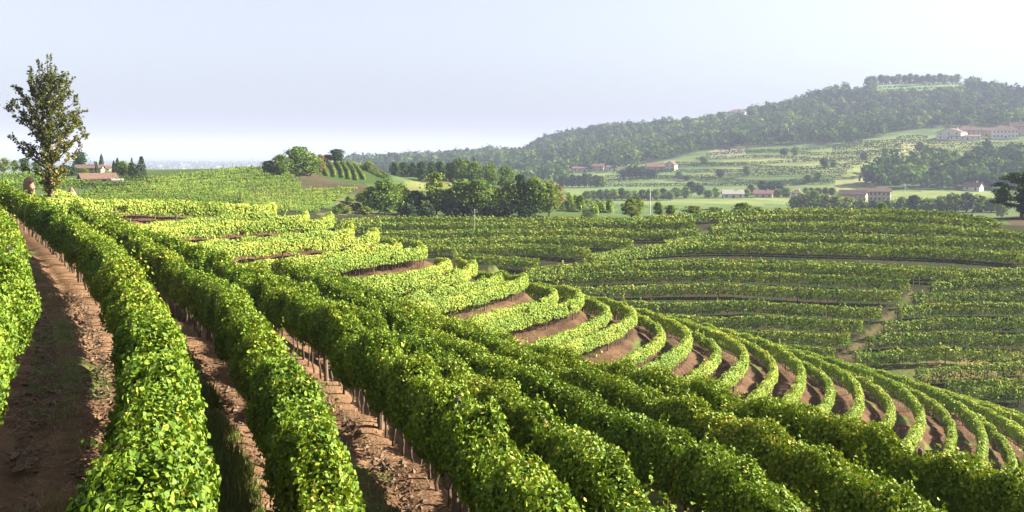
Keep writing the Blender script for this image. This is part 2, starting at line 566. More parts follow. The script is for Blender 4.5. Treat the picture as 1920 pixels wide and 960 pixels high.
def ci(px, py, d):
    CP.append(((px - 960) / F_PX * d, d, (py - HORIZON) / F_PX * d))


def ch(px, d, h):
    CP.append(((px - 960) / F_PX * d, d, h))


for k, p in NEAR.items():
    for q in p[::9]:
        cg(q[0], q[1], q[2] + HEDGE)
for f, b in SPUR:
    for q in f[2::7]:
        cg(q[0], q[1], q[2] + HEDGE)
    for q in b[4::7]:
        cg(q[0], q[1], q[2] + HEDGE + 0.06)
for p in SL + SM + SR:
    n = max(3, int(len(p) / 14))
    for i in np.linspace(0, len(p) - 1, n).astype(int):
        cg(p[i, 0], p[i, 1], p[i, 2] + HEDGE)
        cg(p[i, 0], p[i, 1] + 2.4, p[i, 2] + HEDGE - 0.1)
# inside of the hollow, hill top, valley floor between spur and slope
for a in [(12, 48, 17), (0, 58, 13.5), (24, 55, 20.5), (36, 56, 24.5), (44, 60, 27), (40, 34, 17), (28, 38, 16.5), (16, 36, 13), (8, 40, 12.5), (-12, 66, 9.8), (-20, 70, 8.0), (50, 45, 24), (60, 70, 31),
          (-36.7, 81, 4.6), (-40, 85, 4.7), (-45, 95, 5.2), (-34, 92, 5.2), (-60, 100, 5.6), (-25, 100, 6.2), (-40, 112, 8), (-55, 60, 3.6), (-40, 40, 3.0), (-20, 18, 3.9), (-25, 26, 3.4),
          (-35, 135, 13.5), (-60, 165, 14.5), (-20, 120, 11.5), (-10, 130, 17), (-30, 170, 15), (10, 130, 21), (25, 135, 24), (-2, 112, 12.5), (38, 128, 27), (56, 116, 31), (64, 100, 32.5), (75, 112, 31)]:
    cg(*a)
for a in [(0, 4, 4.9), (3, 4, 5.2), (-3, 4, 4.6), (8, 6, 6.4), (14, 10, 7.6), (-12, 6, 4.2), (25, 12, 10), (30, 22, 13), (-30, 8, 3.0), (0, -20, 2.0), (30, -10, 9), (-30, -15, 0), (0, -200, -20), (200, -50, 40), (-200, -30, -8), (200, 60, 45), (-150, 60, 2)]:
    cg(*a)
# middle distance
for a in [(-60, 356, 200), (0, 352, 215), (70, 352, 215), (160, 352, 238), (160, 366, 205), (300, 342, 262), (300, 362, 215), (440, 329, 285), (440, 362, 232), (540, 324, 295), (545, 345, 270), (470, 372, 222),
          (0, 334, 260), (60, 332, 260), (0, 325, 300), (60, 322, 300), (130, 324, 290), (170, 342, 268), (215, 341, 268), (170, 322, 300), (240, 332, 285), (265, 332, 285), (200, 318, 320),
          (560, 358, 275), (660, 358, 280), (600, 392, 243), (620, 400, 240), (560, 380, 246), (660, 395, 247), (640, 372, 262),
          (560, 342, 300), (620, 352, 292), (680, 350, 300), (500, 322, 310), (560, 326, 318), (600, 330, 322), (660, 340, 318), (720, 345, 318), (600, 306, 352), (640, 302, 360), (680, 310, 360), (720, 332, 350),
          (690, 400, 262), (780, 405, 262), (860, 406, 262), (960, 407, 262), (1040, 408, 262), (700, 360, 300), (790, 352, 330), (790, 343, 375), (830, 343, 375), (760, 338, 420), (860, 340, 420), (940, 350, 400), (900, 380, 300), (1000, 385, 300),
          (1060, 376, 300), (1090, 380, 298), (1120, 390, 290), (1150, 406, 268), (1180, 408, 268), (1219, 404, 262), (1260, 403, 258), (1000, 372, 420), (1340, 398, 258),
          (1905, 406, 243), (1960, 402, 243), (1880, 408, 243)]:
    ci(*a)
for px in (-300, 0, 150, 300, 440, 560, 640, 720):
    ch(px, 440, 34 if px < 650 else 30)
    ch(px, 600, 58 if px < 600 else 36)
for px in (800, 900, 980):
    ch(px, 560, 33)
for px in (1050, 1150, 1250, 1350, 1450, 1600, 1750, 1900, 2050):
    ch(px, 310, 29)
    ch(px, 400, 34)
    ch(px, 500, 35)
    ch(px, 620, 35)
    ch(px, 740, 35)
    if px < 1500:
        ch(px, 850, 34.5)
for px in (660, 760, 860, 960):
    ch(px, 750, 36)
    ch(px, 1000, 34)
for a in [(1000, 280, 1900), (1060, 256, 1850), (1150, 249, 1800), (1250, 238, 1750), (1330, 223, 1720), (1400, 216, 1720), (1480, 198, 1750), (1540, 183, 1800), (1590, 173, 1850), (1640, 159, 1900), (1720, 152, 1950), (1790, 155, 1950), (1850, 172, 1950), (1920, 182, 1950), (2080, 190, 1950),
          (1000, 322, 1300), (1100, 321, 1200), (1200, 312, 1180), (1100, 285, 1500), (1180, 280, 1500), (1250, 317, 1120), (1250, 292, 1280), (1250, 265, 1520), (1330, 284, 1240), (1400, 302, 1110), (1400, 276, 1290), (1400, 250, 1480),
          (1500, 332, 920), (1500, 292, 1130), (1500, 268, 1300), (1500, 232, 1540), (1600, 322, 920), (1600, 282, 1130), (1650, 262, 1240), (1600, 230, 1500), (1700, 292, 1060), (1700, 257, 1240), (1700, 210, 1600), (1760, 259, 1225), (1850, 258, 1225), (1920, 254, 1225), (2050, 250, 1225), (1850, 215, 1550), (1920, 215, 1550),
          (1750, 354, 870), (1900, 354, 870), (1650, 355, 860), (1900, 300, 1040), (1800, 305, 1020), (1300, 345, 980), (1100, 347, 980), (1450, 352, 890), (1200, 335, 1030), (1400, 330, 960),
          (700, 306, 1700), (800, 302, 1700), (900, 298, 1750), (960, 304, 1600), (800, 322, 1300), (900, 322, 1300), (680, 310, 1600), (960, 330, 1250)]:
    ci(*a)
for px in (-600, -200, 100, 300, 500, 620, 760, 900, 1100, 1400, 1700, 2000, 2400):
    if px < 640:
        ch(px, 1000, 80)
        ch(px, 2200, 80)
    elif px < 950:
        ch(px, 2600, 75)
    else:
        ch(px, 2700, 20)
    for d in (5000, 12000, 26000, 60000):
        ch(px, d, 80)
for th in (-150, -110, -75, 75, 110, 150):
    for r, h in ((60, 0), (300, 0), (1500, 40), (8000, 80), (60000, 80)):
        cg(r * math.sin(math.radians(th)), r * math.cos(math.radians(th)), h + (12 if th > 0 and r < 1000 else 0))

CP = np.array(CP)
c_r = np.hypot(CP[:, 0], CP[:, 1])
c_u = np.arctan2(CP[:, 0], CP[:, 1])
c_v = np.log(c_r)
c_s = CP[:, 2] / c_r
U = np.stack([c_u, c_v], 1)
D = np.sqrt(((U[:, None] - U[None]) ** 2).sum(-1))
n = len(CP)
A = np.zeros((n + 3, n + 3))
A[:n, :n] = -D + np.eye(n) * 2e-4
A[:n, n] = 1
A[:n, n + 1:] = U
A[n, :n] = 1
A[n + 1:, :n] = U.T
bvec = np.concatenate([c_s, [0, 0, 0]])
coef = np.linalg.solve(A, bvec)

th_f = np.radians(np.arange(-35.0, 35.01, 0.14))
th_c = np.radians(np.concatenate([np.arange(-180, -36, 4.0)]))
GTH = np.concatenate([th_c, th_f, -th_c[::-1]])
GV = np.concatenate([np.arange(math.log(2.5), math.log(330), 0.0105), np.arange(math.log(330), math.log(60000), 0.02)])
gu, gv = np.meshgrid(GTH, GV, indexing='ij')
Q = np.stack([gu.ravel(), gv.ravel()], 1).astype(np.float32)
S = np.empty(len(Q))
Uf = U.astype(np.float32)
cf = coef.astype(np.float32)
for i in range(0, len(Q), 20000):
    q = Q[i:i + 20000]
    d2 = (q[:, None, 0] - Uf[None, :, 0]) ** 2 + (q[:, None, 1] - Uf[None, :, 1]) ** 2
    S[i:i + 20000] = -np.sqrt(d2) @ cf[:n] + cf[n] + q @ cf[n + 1:]
S = S.reshape(len(GTH), len(GV))


def gz(x, y):
    """height of the smooth ground"""
    x, y = np.asarray(x, float), np.asarray(y, float)
    r = np.maximum(np.hypot(x, y), 2.6)
    th, v = np.arctan2(x, y), np.log(r)
    i = np.clip(np.searchsorted(GTH, th) - 1, 0, len(GTH) - 2)
    j = np.clip(np.searchsorted(GV, v) - 1, 0, len(GV) - 2)
    a = np.clip((th - GTH[i]) / (GTH[i + 1] - GTH[i]), 0, 1)
    b = np.clip((v - GV[j]) / (GV[j + 1] - GV[j]), 0, 1)
    s = (S[i, j] * (1 - a) + S[i + 1, j] * a) * (1 - b) + (S[i, j + 1] * (1 - a) + S[i + 1, j + 1] * a) * b
    return ZC - s * r


def hit(px, py, d0, d1):
    """where the sight line through a point of the photo meets the ground between two depths (nearest miss otherwise)"""
    ds = np.geomspace(d0, d1, 600)
    x = (px - 960) / F_PX * ds
    e = ZC + (HORIZON - py) / F_PX * ds - gz(x, ds)
    k = np.where((e[:-1] > 0) & (e[1:] <= 0))[0]
    if len(k):
        i = k[0]
        f = e[i] / (e[i] - e[i + 1])
        d = ds[i] + f * (ds[i + 1] - ds[i])
    else:
        d = ds[np.argmin(np.abs(e) / ds)]
    x = (px - 960) / F_PX * d
    return np.array([x, d, float(gz(x, d))])


def in_poly(px, py, poly):
    poly = np.asarray(poly, float)
    c = np.zeros(px.shape, bool)
    j = len(poly) - 1
    for i in range(len(poly)):
        xi, yi = poly[i]
        xj, yj = poly[j]
        if yi != yj:
            c ^= ((yi > py) != (yj > py)) & (px < (xj - xi) * (py - yi) / (yj - yi) + xi)
        j = i
    return c


# row lines used for soil and ruts
near_lines = list(NEAR.values()) + [p for fb in SPUR for p in fb]
allp = np.concatenate([p[:, :2] for p in near_lines])
kd = kdtree.KDTree(len(allp))
for i, q in enumerate(allp):
    kd.insert((q[0], q[1], 0), i)
kd.balance()

gx = np.exp(gv) * np.sin(gu)
gy = np.exp(gv) * np.cos(gu)
gr = np.exp(gv)
gzv = ZC - S * gr
dist = np.full(gx.shape, 9.0)
mask = (gr < 135) & (np.abs(gu) < math.radians(34.9))
idx = np.argwhere(mask)
for i, j in idx:
    dist[i, j] = kd.find((gx[i, j], gy[i, j], 0))[2]
wn = np.clip(1 - gr / 60, 0, 1)
fx, fy = gx.ravel(), gy.ravel()
rough = fbm(fx * 2.3, fy * 2.3, 4).reshape(gx.shape)
rough2 = fbm(fx * 0.6 + 9, fy * 0.6, 3).reshape(gx.shape)
nearm = (dist < 8).astype(float)
rut = -0.10 * np.exp(-((dist - 0.72) / 0.2) ** 2) + 0.05 * np.exp(-(dist / 0.35) ** 2) + 0.03 * np.exp(-((dist - 1.2) / 0.25) ** 2)
gzm = gzv + nearm * (rut + wn * 0.035 * rough + 0.02 * rough2)
far_amp = np.clip((gr - 200) / 400, 0, 1) * 0.6
gzm = gzm + far_amp * fbm(fx * 0.02, fy * 0.02, 3).reshape(gx.shape)

# land cover colours
ppx = 960 + F_PX * gx / np.maximum(gy, 1e-3)
ppy = HORIZON - F_PX * (gzv - ZC) / np.maximum(gy, 1e-3)
ppx[gy < 1] = -9999
cover = np.zeros(gx.shape + (3,))
cover[:] = (0.06, 0.09, 0.028)
SOIL, SOIL2 = np.array((0.19, 0.112, 0.066)), np.array((0.115, 0.067, 0.04))
GRASS = np.array((0.085, 0.125, 0.03))
m = gr < 132
f1 = np.clip(0.5 + 0.8 * rough2, 0, 1)[..., None]
soil = (SOIL * f1 + SOIL2 * (1 - f1)) * np.clip(1.0 - (gr - 30) / 110, 0.55, 1.0)[..., None]     # soil gets darker with distance from the camera
gr_mix = np.clip((NZ2(fx * 0.35, fy * 0.35) + 0.6 * NZ2(fx * 1.3, fy * 1.3)).reshape(gx.shape) * 1.6 - 0.55 + 0.5 * (dist > 1.1), 0, 0.75)[..., None]
gr_mix = gr_mix * (dist > 0.5)[..., None]
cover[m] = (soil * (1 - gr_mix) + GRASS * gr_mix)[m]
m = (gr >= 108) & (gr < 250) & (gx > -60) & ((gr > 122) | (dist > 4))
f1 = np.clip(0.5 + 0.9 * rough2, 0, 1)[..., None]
cover[m] = (np.array((0.034, 0.028, 0.015)) * f1 + np.array((0.018, 0.03, 0.009)) * (1 - f1))[m]  # far-slope soil and grass darkened; shade between the rows is painted in


def paint(poly, d0, d1, c, c2=None, sc_=0.05):
    m = (gy > d0) & (gy < d1) & in_poly(ppx, ppy, poly)
    if c2 is None:
        cover[m] = c
    else:
        f = np.clip(0.5 + 0.8 * fbm(gx[m] * sc_, gy[m] * sc_, 3), 0, 1)[:, None]
        cover[m] = np.array(c) * f + np.array(c2) * (1 - f)


EARTH, EARTH2 = (0.12, 0.078, 0.05), (0.06, 0.06, 0.03)
paint([(590, 290), (660, 290), (740, 320), (735, 345), (600, 345), (575, 325)], 300, 430, (0.035, 0.06, 0.016))
m = gy > 900
cover[m & (gx < -200)] = (0.10, 0.13, 0.06)
paint([(548, 322), (575, 322), (600, 331), (640, 342), (690, 348), (690, 366), (640, 362), (560, 360)], 255, 335, (0.07, 0.052, 0.032), (0.045, 0.048, 0.022), 0.15)  # earth bank; darker because its shade is painted into the colour
paint([(640, 372), (680, 366), (700, 402), (560, 404), (620, 398)], 230, 285, EARTH, (0.09, 0.09, 0.04), 0.1)
paint([(760, 340), (840, 338), (860, 356), (755, 358)], 300, 420, (0.12, 0.13, 0.045))
paint([(1480, 700), (1950, 660), (1950, 700), (1650, 720)], 100, 140, (0.17, 0.105, 0.06), (0.08, 0.09, 0.03), 0.2)
paint([(1709, 546), (1720, 552), (1596, 672), (1570, 672)], 110, 170, (0.085, 0.07, 0.034), (0.035, 0.05, 0.015), 0.4)
paint([(1085, 490), (1180, 470), (1330, 432), (1345, 438), (1240, 462), (1110, 486)], 150, 240, (0.10, 0.08, 0.045), (0.05, 0.07, 0.025), 0.2)
paint([(1880, 404), (1960, 392), (1960, 425), (1890, 420)], 215, 260, (0.06, 0.045, 0.028))
paint([(1000, 378), (1520, 374), (1520, 396), (1000, 399)], 580, 760, (0.07, 0.11, 0.034))
paint([(1120, 376), (1490, 371), (1485, 383), (1180, 385)], 600, 790, (0.125, 0.155, 0.048))
paint([(1670, 360), (1870, 356), (1875, 372), (1670, 374)], 640, 900, (0.125, 0.155, 0.048))
paint([(1060, 340), (1500, 336), (1500, 368), (1060, 372)], 740, 1060, (0.08, 0.125, 0.04), (0.12, 0.15, 0.05), 0.02)
paint([(1040, 318), (1260, 300), (1330, 282), (1560, 268), (1700, 250), (1930, 262), (1930, 292), (1640, 320), (1560, 352), (1040, 350)], 860, 1400, (0.07, 0.11, 0.034), (0.15, 0.17, 0.06), 0.012)
paint([(1330, 282), (1400, 272), (1400, 292), (1330, 296)], 1000, 1400, (0.17, 0.17, 0.10))
paint([(1690, 272), (1740, 266), (1745, 284), (1690, 284)], 900, 1400, (0.30, 0.27, 0.13))
paint([(1635, 150), (1815, 146), (1815, 176), (1640, 180)], 1500, 2000, (0.11, 0.17, 0.06))
paint([(1565, 340), (1640, 325), (1640, 352), (1570, 360)], 750, 1000, (0.19, 0.20, 0.09))

V = np.stack([gx, gy, gzm], -1).reshape(-1, 3)
ni, nj = gx.shape
i, j = np.meshgrid(np.arange(ni - 1), np.arange(nj - 1), indexing='ij')
a = (i * nj + j).ravel()
QF = np.stack([a, a + nj, a + nj + 1, a + 1], 1)[:, ::-1]
V = np.vstack([V, [[0, 0, float(np.mean(gzm[:, 0]))]]])
i = np.arange(ni - 1)
TF = np.stack([i * nj, (i + 1) * nj, np.full(ni - 1, len(V) - 1)], 1)
LAND = terrain_mat()
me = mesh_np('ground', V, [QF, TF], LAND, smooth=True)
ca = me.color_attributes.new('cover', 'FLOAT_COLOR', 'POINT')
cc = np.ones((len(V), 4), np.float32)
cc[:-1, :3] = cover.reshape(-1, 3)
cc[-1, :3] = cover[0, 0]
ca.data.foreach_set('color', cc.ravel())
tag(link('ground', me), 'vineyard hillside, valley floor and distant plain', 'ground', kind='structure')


# ------------------------------------------------------------------ leaves
LEAF6 = np.array([(0, 0, 0), (-0.52, 0.12, 0.10), (-0.40, 0.66, 0.13), (0, 1.0, -0.05), (0.40, 0.66, 0.13), (0.52, 0.12, 0.10)]) - np.array([0, 0.5, 0])
LEAF4 = np.array([(0, -0.52, 0), (0.5, 0.0, 0.06), (0, 0.52, 0), (-0.5, 0.0, 0.06)])


def cards(C, N, T, size, tpl):
    """leaf shapes at C with normals N, pointing along T"""
    N = N / (np.linalg.norm(N, axis=1)[:, None] + 1e-9)
    T = T - N * (T * N).sum(1)[:, None]
    T = T / (np.linalg.norm(T, axis=1)[:, None] + 1e-9)
    B = np.cross(T, N)
    size = np.asarray(size)[:, None, None]
    k = len(tpl)
    V = C[:, None, :] + size * (tpl[None, :, 0, None] * B[:, None, :] + tpl[None, :, 1, None] * T[:, None, :] + tpl[None, :, 2, None] * N[:, None, :])
    base = np.arange(len(C))[:, None] * k
    if k == 6:
        F = np.concatenate([base + np.array([[0, 1, 2, 3]]), base + np.array([[0, 3, 4, 5]])], 1).reshape(-1, 4)
    else:
        F = base + np.array([[0, 1, 2, 3]])
    return V.reshape(-1, 3), F


def hedge(poly, seed, w0=0.42, zb=0.72, zt=HEDGE, K=3.0, smin=0.085, sk=0.0021, lumps=1.0, shoots=1.3, tone0=0.5, ends=0.0, six_d=26.0, inner=0.22, jit=0.5, core=0.0):
    """leaf cloud of one vine row; poly holds ground points"""
    rg = np.random.RandomState(seed)
    L = np.concatenate([[0], np.cumsum(np.linalg.norm(np.diff(poly[:, :2], axis=0), axis=1))])
    t = tangents(poly)
    dloc = np.hypot(poly[:, 0], poly[:, 1])
    size = np.maximum(smin, sk * dloc)
    lam = K * 2.9 / size ** 2
    cum = np.concatenate([[0], np.cumsum(0.5 * (lam[1:] + lam[:-1]) * np.diff(L))])
    n = int(cum[-1])
    s = np.interp(rg.uniform(0, cum[-1], n), cum, L)
    kind = rg.uniform(0, 1, n)
    side = np.where(kind < 0.37, -1.0, np.where(kind < 0.74, 1.0, 0.0))
    h = np.where(side == 0, 1.0, rg.uniform(0, 1, n))
    u = np.where(side == 0, rg.uniform(-1, 1, n), side)
    inn = np.minimum(rg.exponential(inner, n), 0.9)
    hs = np.where(side == 0, 1 - inn * 0.8, h)
    us = u * (1 - inn)
    prof = 0.74 + 0.34 * np.sin(np.pi * np.clip(hs, 0, 1) ** 0.75) - 0.22 * np.clip(hs - 0.8, 0, 1) / 0.2
    o = seed * 3.7
    wl = 1 + lumps * (0.22 * NZ(s / 0.55 + o, hs * 2.2 + 5 * side + o) + 0.16 * NZ2(s / 1.7 + o, side * 9 + 0.3 + o))
    top = zt + lumps * (0.13 * NZ2(s / 0.6 + o, np.full(n, 3.3 + o)) + 0.10 * NZ(s / 2.3 + o, np.full(n, 8.7 + o)))
    bot = zb + lumps * 0.13 * NZ(s / 0.7 + o, 31.5 + side + o)
    lat = us * w0 * prof * wl + rg.normal(0, 0.03, n)
    z = bot + hs * (top - bot) + rg.normal(0, 0.035, n)
    thin = NZ2(s / 0.9 + o + 50, hs * 2.0 + 7 * side + o) < -0.66
    out_n = np.stack([us, np.where(side == 0, 1.0, 0.25 + 0.5 * (hs - 0.4))], 1)
    big = np.ones(n)
    if core:                                           # oversized leaves added deep inside the hedge to block leaking sun
        deep = rg.uniform(0, 1, n) < core
        lat = np.where(deep, rg.uniform(-0.45, 0.45, n) * w0, lat)
        z = np.where(deep, bot + rg.uniform(0.06, 0.86, n) * (top - bot), z)
        big = np.where(deep, np.minimum(2.6, 0.16 / np.interp(s, L, size)).clip(1.0), 1.0)
        out_n[deep, 0] = np.sign(lat[deep])
        out_n[deep, 1] = 0.1
    if shoots:
        ns = int(L[-1] * shoots)
        ss = rg.uniform(0, L[-1], ns)
        m_ = 9
        hs2 = 0.08 + rg.exponential(0.16, ns).clip(0, 0.55)
        fr = np.tile(np.linspace(0.1, 1, m_), (ns, 1))
        s2 = (ss[:, None] + rg.normal(0, 0.04, (ns, 1)) * fr * 2 + rg.normal(0, 0.03, (ns, m_))).ravel()
        l2 = (rg.uniform(-0.3, 0.3, (ns, 1)) + rg.normal(0, 0.09, (ns, 1)) * fr + rg.normal(0, 0.03, (ns, m_))).ravel()
        z2 = (zt + hs2[:, None] * fr - 0.02).ravel()
        s = np.concatenate([s, s2])
        lat = np.concatenate([lat, l2])
        z = np.concatenate([z, z2])
        out_n = np.concatenate([out_n, np.stack([np.sign(l2) * 0.5, np.full(len(l2), 0.7)], 1)])
        thin = np.concatenate([thin, np.zeros(len(s2), bool)])
        big = np.concatenate([big, np.ones(len(s2))])
        hs = np.concatenate([hs, np.ones(len(s2))])
        inn = np.concatenate([inn, np.zeros(len(s2))])
    keep = ~thin & (s > 0) & (s < L[-1])
    s, lat, z, out_n, hs, big = s[keep], lat[keep], z[keep], out_n[keep], hs[keep], big[keep]
    n = len(s)
    bx, by, bz = (np.interp(s, L, poly[:, k]) for k in range(3))
    tx, ty = np.interp(s, L, t[:, 0]), np.interp(s, L, t[:, 1])
    nx, ny = ty, -tx                                  # right of the direction
    C = np.stack([bx + nx * lat, by + ny * lat, bz + z], 1)
    Nn = np.stack([nx * out_n[:, 0], ny * out_n[:, 0], out_n[:, 1]], 1)
    Nn /= np.linalg.norm(Nn, axis=1)[:, None] + 1e-9
    Nn = Nn + rg.normal(0, jit, (n, 3))
    T = np.stack([rg.normal(0, 0.6, n), rg.normal(0, 0.6, n), -1.0 + rg.normal(0, 0.5, n)], 1)
    dl = np.interp(s, L, dloc)
    sz = np.maximum(smin, sk * dl) * rg.uniform(0.62, 1.4, n) * big
    patch = 0.16 * NZ(s / 2.6 + o, 2.5 * hs + o) + 0.12 * NZ2(s / 9.0 + o, np.full(n, 1.7 + o))
    tone = tone0 + patch + rg.normal(0, 0.17, n) + 0.08 * (hs - 0.5)
    tone = np.where(rg.uniform(0, 1, n) < 0.008, 1.0, tone)
    if ends:
        tone = tone + ends * np.exp(-np.minimum(s, L[-1] - s) / 9.0)
    tone = np.clip(tone, 0.02, 1.0)
    near = dl < six_d
    Vs, Fs, Ts, off = [], [], [], 0
    for msk, tpl in ((near, LEAF6), (~near, LEAF4)):
        if msk.any():
            v, f = cards(C[msk], Nn[msk], T[msk], sz[msk], tpl)
            Vs.append(v)
            Fs.append(f + off)
            Ts.append(np.repeat(tone[msk], 2 if len(tpl) == 6 else 1))
            off += len(v)
    return np.concatenate(Vs), np.concatenate(Fs), np.concatenate(Ts)


def on_ground(p):
    q = p.copy()
    q[:, 2] = gz(p[:, 0], p[:, 1])
    return q


# shared post and stem meshes
def post_mesh():
    b = MB()
    z = np.array([-0.25, 0.5, 1.2, 1.80, 1.83])
    b.tube(np.stack([z * 0, z * 0, z], 1), [0.062, 0.06, 0.056, 0.053, 0.04], 8)
    o = b.build('post', POST_M)
    me = o.data
    bpy.data.objects.remove(o)
    return me


def stem_mesh(seed):
    rg = np.random.RandomState(seed)
    z = np.linspace(-0.15, 1.15, 9)
    x = np.cumsum(rg.normal(0, 0.022, 9))
    y = np.cumsum(rg.normal(0, 0.022, 9))
    b = MB()
    b.tube(np.stack([x - x[1], y - y[1], z], 1), np.linspace(0.030, 0.018, 9) * rg.uniform(0.85, 1.15, 9), 6)
    top = np.array([x[-1] - x[1], y[-1] - y[1], 1.1])
    for sx in (-1, 1):
        b.tube([top - (0, 0, 0.2), top + (sx * 0.15, 0.02, -0.02), top + (sx * 0.42, 0.0, 0.04)], [0.016, 0.013, 0.009], 5)
    o = b.build('vine_stem', BARK)
    me = o.data
    bpy.data.objects.remove(o)
    return me


POST_ME = post_mesh()
STEM_ME = [stem_mesh(50 + k) for k in range(6)]
STEM_V = [np.array([v.co[:] for v in m_.vertices]) for m_ in STEM_ME]


def arc(p):
    return np.concatenate([[0], np.cumsum(np.linalg.norm(np.diff(p[:, :2], axis=0), axis=1))])


def at_s(p, L, s):
    return np.array([np.interp(s, L, p[:, k]) for k in range(3)])


def stems_block(p, seed, step, sides=4, posts=0.0, r0=0.026):
    """all stems (and posts) of a row too far away to show them one by one"""
    rg = np.random.RandomState(seed)
    L = arc(p)
    b = MB()
    for s in np.arange(rg.uniform(0.2, step), L[-1], step):
        q = at_s(p, L, s + rg.normal(0, 0.08))
        lx, ly = rg.normal(0, 0.05, 2)
        b.tube([q + (0, 0, -0.1), q + (lx, ly, 0.5), q + (lx * 1.5, ly, 1.05)], [r0, r0 * 0.85, r0 * 0.6], sides, cap=False)
    if posts:
        for s in np.arange(0.1, L[-1], posts):
            q = at_s(p, L, s)
            b.tube([q + (0, 0, -0.1), q + (0, 0, 2.05)], [0.06, 0.055], 5)
    return b


ORD = ['first', 'second', 'third', 'fourth', 'fifth', 'sixth', 'seventh', 'eighth', 'ninth', 'tenth', 'eleventh', 'twelfth', 'thirteenth', 'fourteenth', 'fifteenth', 'sixteenth', 'seventeenth', 'eighteenth', 'nineteenth', 'twentieth',
       'twenty-first', 'twenty-second']

near_labels = {
    1: 'sunlit leafy vine row cut off by the left edge beside the brown track',
    2: 'leafy vine row between the brown wheel track and the grassy bank at bottom left',
    3: 'leafy vine row just right of the grassy bank, dark on its left side',
    4: 'leafy vine row with many bare stems standing along the wide dirt lane at bottom centre',
    5: 'leafy vine row pressed close behind the row that lines the wide dirt lane',
    6: 'long leafy vine row crossing the lower right, third row below the curved terraces',
    7: 'leafy vine row second from the sunlit curved terraces, reaching the bottom edge far right',
    8: 'topmost foreground vine row at right, hiding the lower ends of the curved terraces',
}
for k in sorted(NEAR):
    p = on_ground(NEAR[k])
    L = arc(p)
    root = empty('vine_row', p[len(p) // 2])
    tag(root, near_labels[k], 'vine row', 'foreground vine rows')
    org = np.array(root.location)
    v, f, t = hedge(p, 100 + k, w0=0.41, zb=0.80, K=4.9, tone0=0.54, shoots=5.0, lumps=1.6, smin=0.052, sk=0.0019, jit=0.6, core=0.16)
    link('foliage', mesh_np('foliage', v - org, [f], VINE_NEAR, t), root)
    rg = np.random.RandomState(k)
    for s in np.arange(rg.uniform(0.5, 2), L[-1], 5.2):
        q = at_s(p, L, s) - org
        o = link('post', POST_ME, root, q)
        o.rotation_euler = (rg.normal(0, 0.02), rg.normal(0, 0.02), rg.uniform(0, 6))
        o.scale = (rg.uniform(0.9, 1.25),) * 2 + (rg.choice([0.93, 0.96, 0.98, 0.99, 1.0, 1.1]),)
    cnt = 0
    for s in np.arange(0.4, L[-1], 0.62):
        if cnt >= 98:
            break
        q = at_s(p, L, s + rg.normal(0, 0.09)) - org
        o = link('vine_stem', STEM_ME[rg.randint(6)], root, q)
        o.rotation_euler = (rg.normal(0, 0.07), rg.normal(0, 0.07), rg.uniform(0, 6.28))
        sxy = rg.uniform(0.8, 1.35)
        o.scale = (sxy, sxy, 1)
        cnt += 1

for k, (f_, b_) in enumerate(SPUR):
    for which, line in (('outer', f_), ('inner', b_)):
        p = on_ground(line)
        L = arc(p)
        root = empty('vine_row', p[len(p) // 2])
        tag(root, f'{which} vine row on the {ORD[k]} curved terrace of the sunlit spur, counted from the top', 'vine row', 'curved vine rows on the sunlit spur')
        org = np.array(root.location)
        v, f, t = hedge(p, 200 + 2 * k + (which == 'inner'), w0=0.36, K=4.2, tone0=0.55, shoots=0.3, lumps=0.36, sk=0.0016, zt=1.88 if which == 'outer' else 1.68, zb=0.80, ends=0.22 if k < 5 else 0.0)
        # the youngest shoots at the spur's tip are yellower on the upper terraces
        link('foliage', mesh_np('foliage', v - org, [f], VINE_SPUR, t), root)
        b = stems_block(p - org, 300 + k, 0.5)
        tag(b.build('vine_stem', BARK, root), kind='stuff')
        for s in np.arange(1.0, L[-1], 5.5):
            link('post', POST_ME, root, at_s(p, L, s) - org)


def slope_rows(polys, fmt, group, seed, mat, double=None, tone0=0.42, K=2.4, zt=2.15, zb=0.5, lumps=0.7, w0=0.56, sk=0.0017, shoots=0.7):
    for k, line in enumerate(polys):
        for dbl in (0, 1):
            if dbl and not (double and k in double):
                continue
            q = line.copy()
            if dbl:
                q[:, 1] -= 2.2
            p = on_ground(q)
            root = empty('vine_row', p[len(p) // 2])
            lab = fmt.format(ORD[k])
            if dbl:
                lab = lab.replace('vine row', 'doubled front vine row', 1)
            tag(root, lab, 'vine row', group)
            org = np.array(root.location)
            v, f, t = hedge(p, seed + 2 * k + dbl, w0=w0, zb=zb, zt=zt, K=K, tone0=tone0, shoots=shoots, lumps=lumps, sk=sk)
            link('foliage', mesh_np('foliage', v - org, [f], mat, t), root)
            b = stems_block(p - org, seed + k, 1.0, sides=3, posts=6.0, r0=0.03)
            tag(b.build('vine_stem', BARK, root), kind='stuff')


slope_rows(SL, '{} vine row down the left part of the far slope, behind the spur', 'vine rows on the far slope', 400, VINE_SLOPE, double={0, 1, 2, 3, 4, 5}, tone0=0.58, K=3.0)
slope_rows(SM, '{} vine row down the far slope, above or left of the grassy path', 'vine rows on the far slope', 440, VINE_SLOPE, double={0, 2, 3, 4, 5}, tone0=0.58, K=3.0)
slope_rows(SR, '{} vine row down the far slope, right of the grassy path', 'vine rows on the far slope', 480, VINE_SLOPE, tone0=0.56, lumps=1.1, shoots=1.2, K=2.8)


def image_rows(lines, fmt, group, seed, d0, d1, mat, **kw):
    polys = []
    for ln in lines:
        pp = smooth_poly([(x, y, 0) for x, y in ln], 6.0)
        pts = np.array([hit(a[0], a[1], d0, d1) for a in pp])
        q = wander(smooth_poly(pts, 1.2), 12)
        polys.append(q)
    slope_rows(polys, fmt, group, seed, mat, **kw)
    return polys


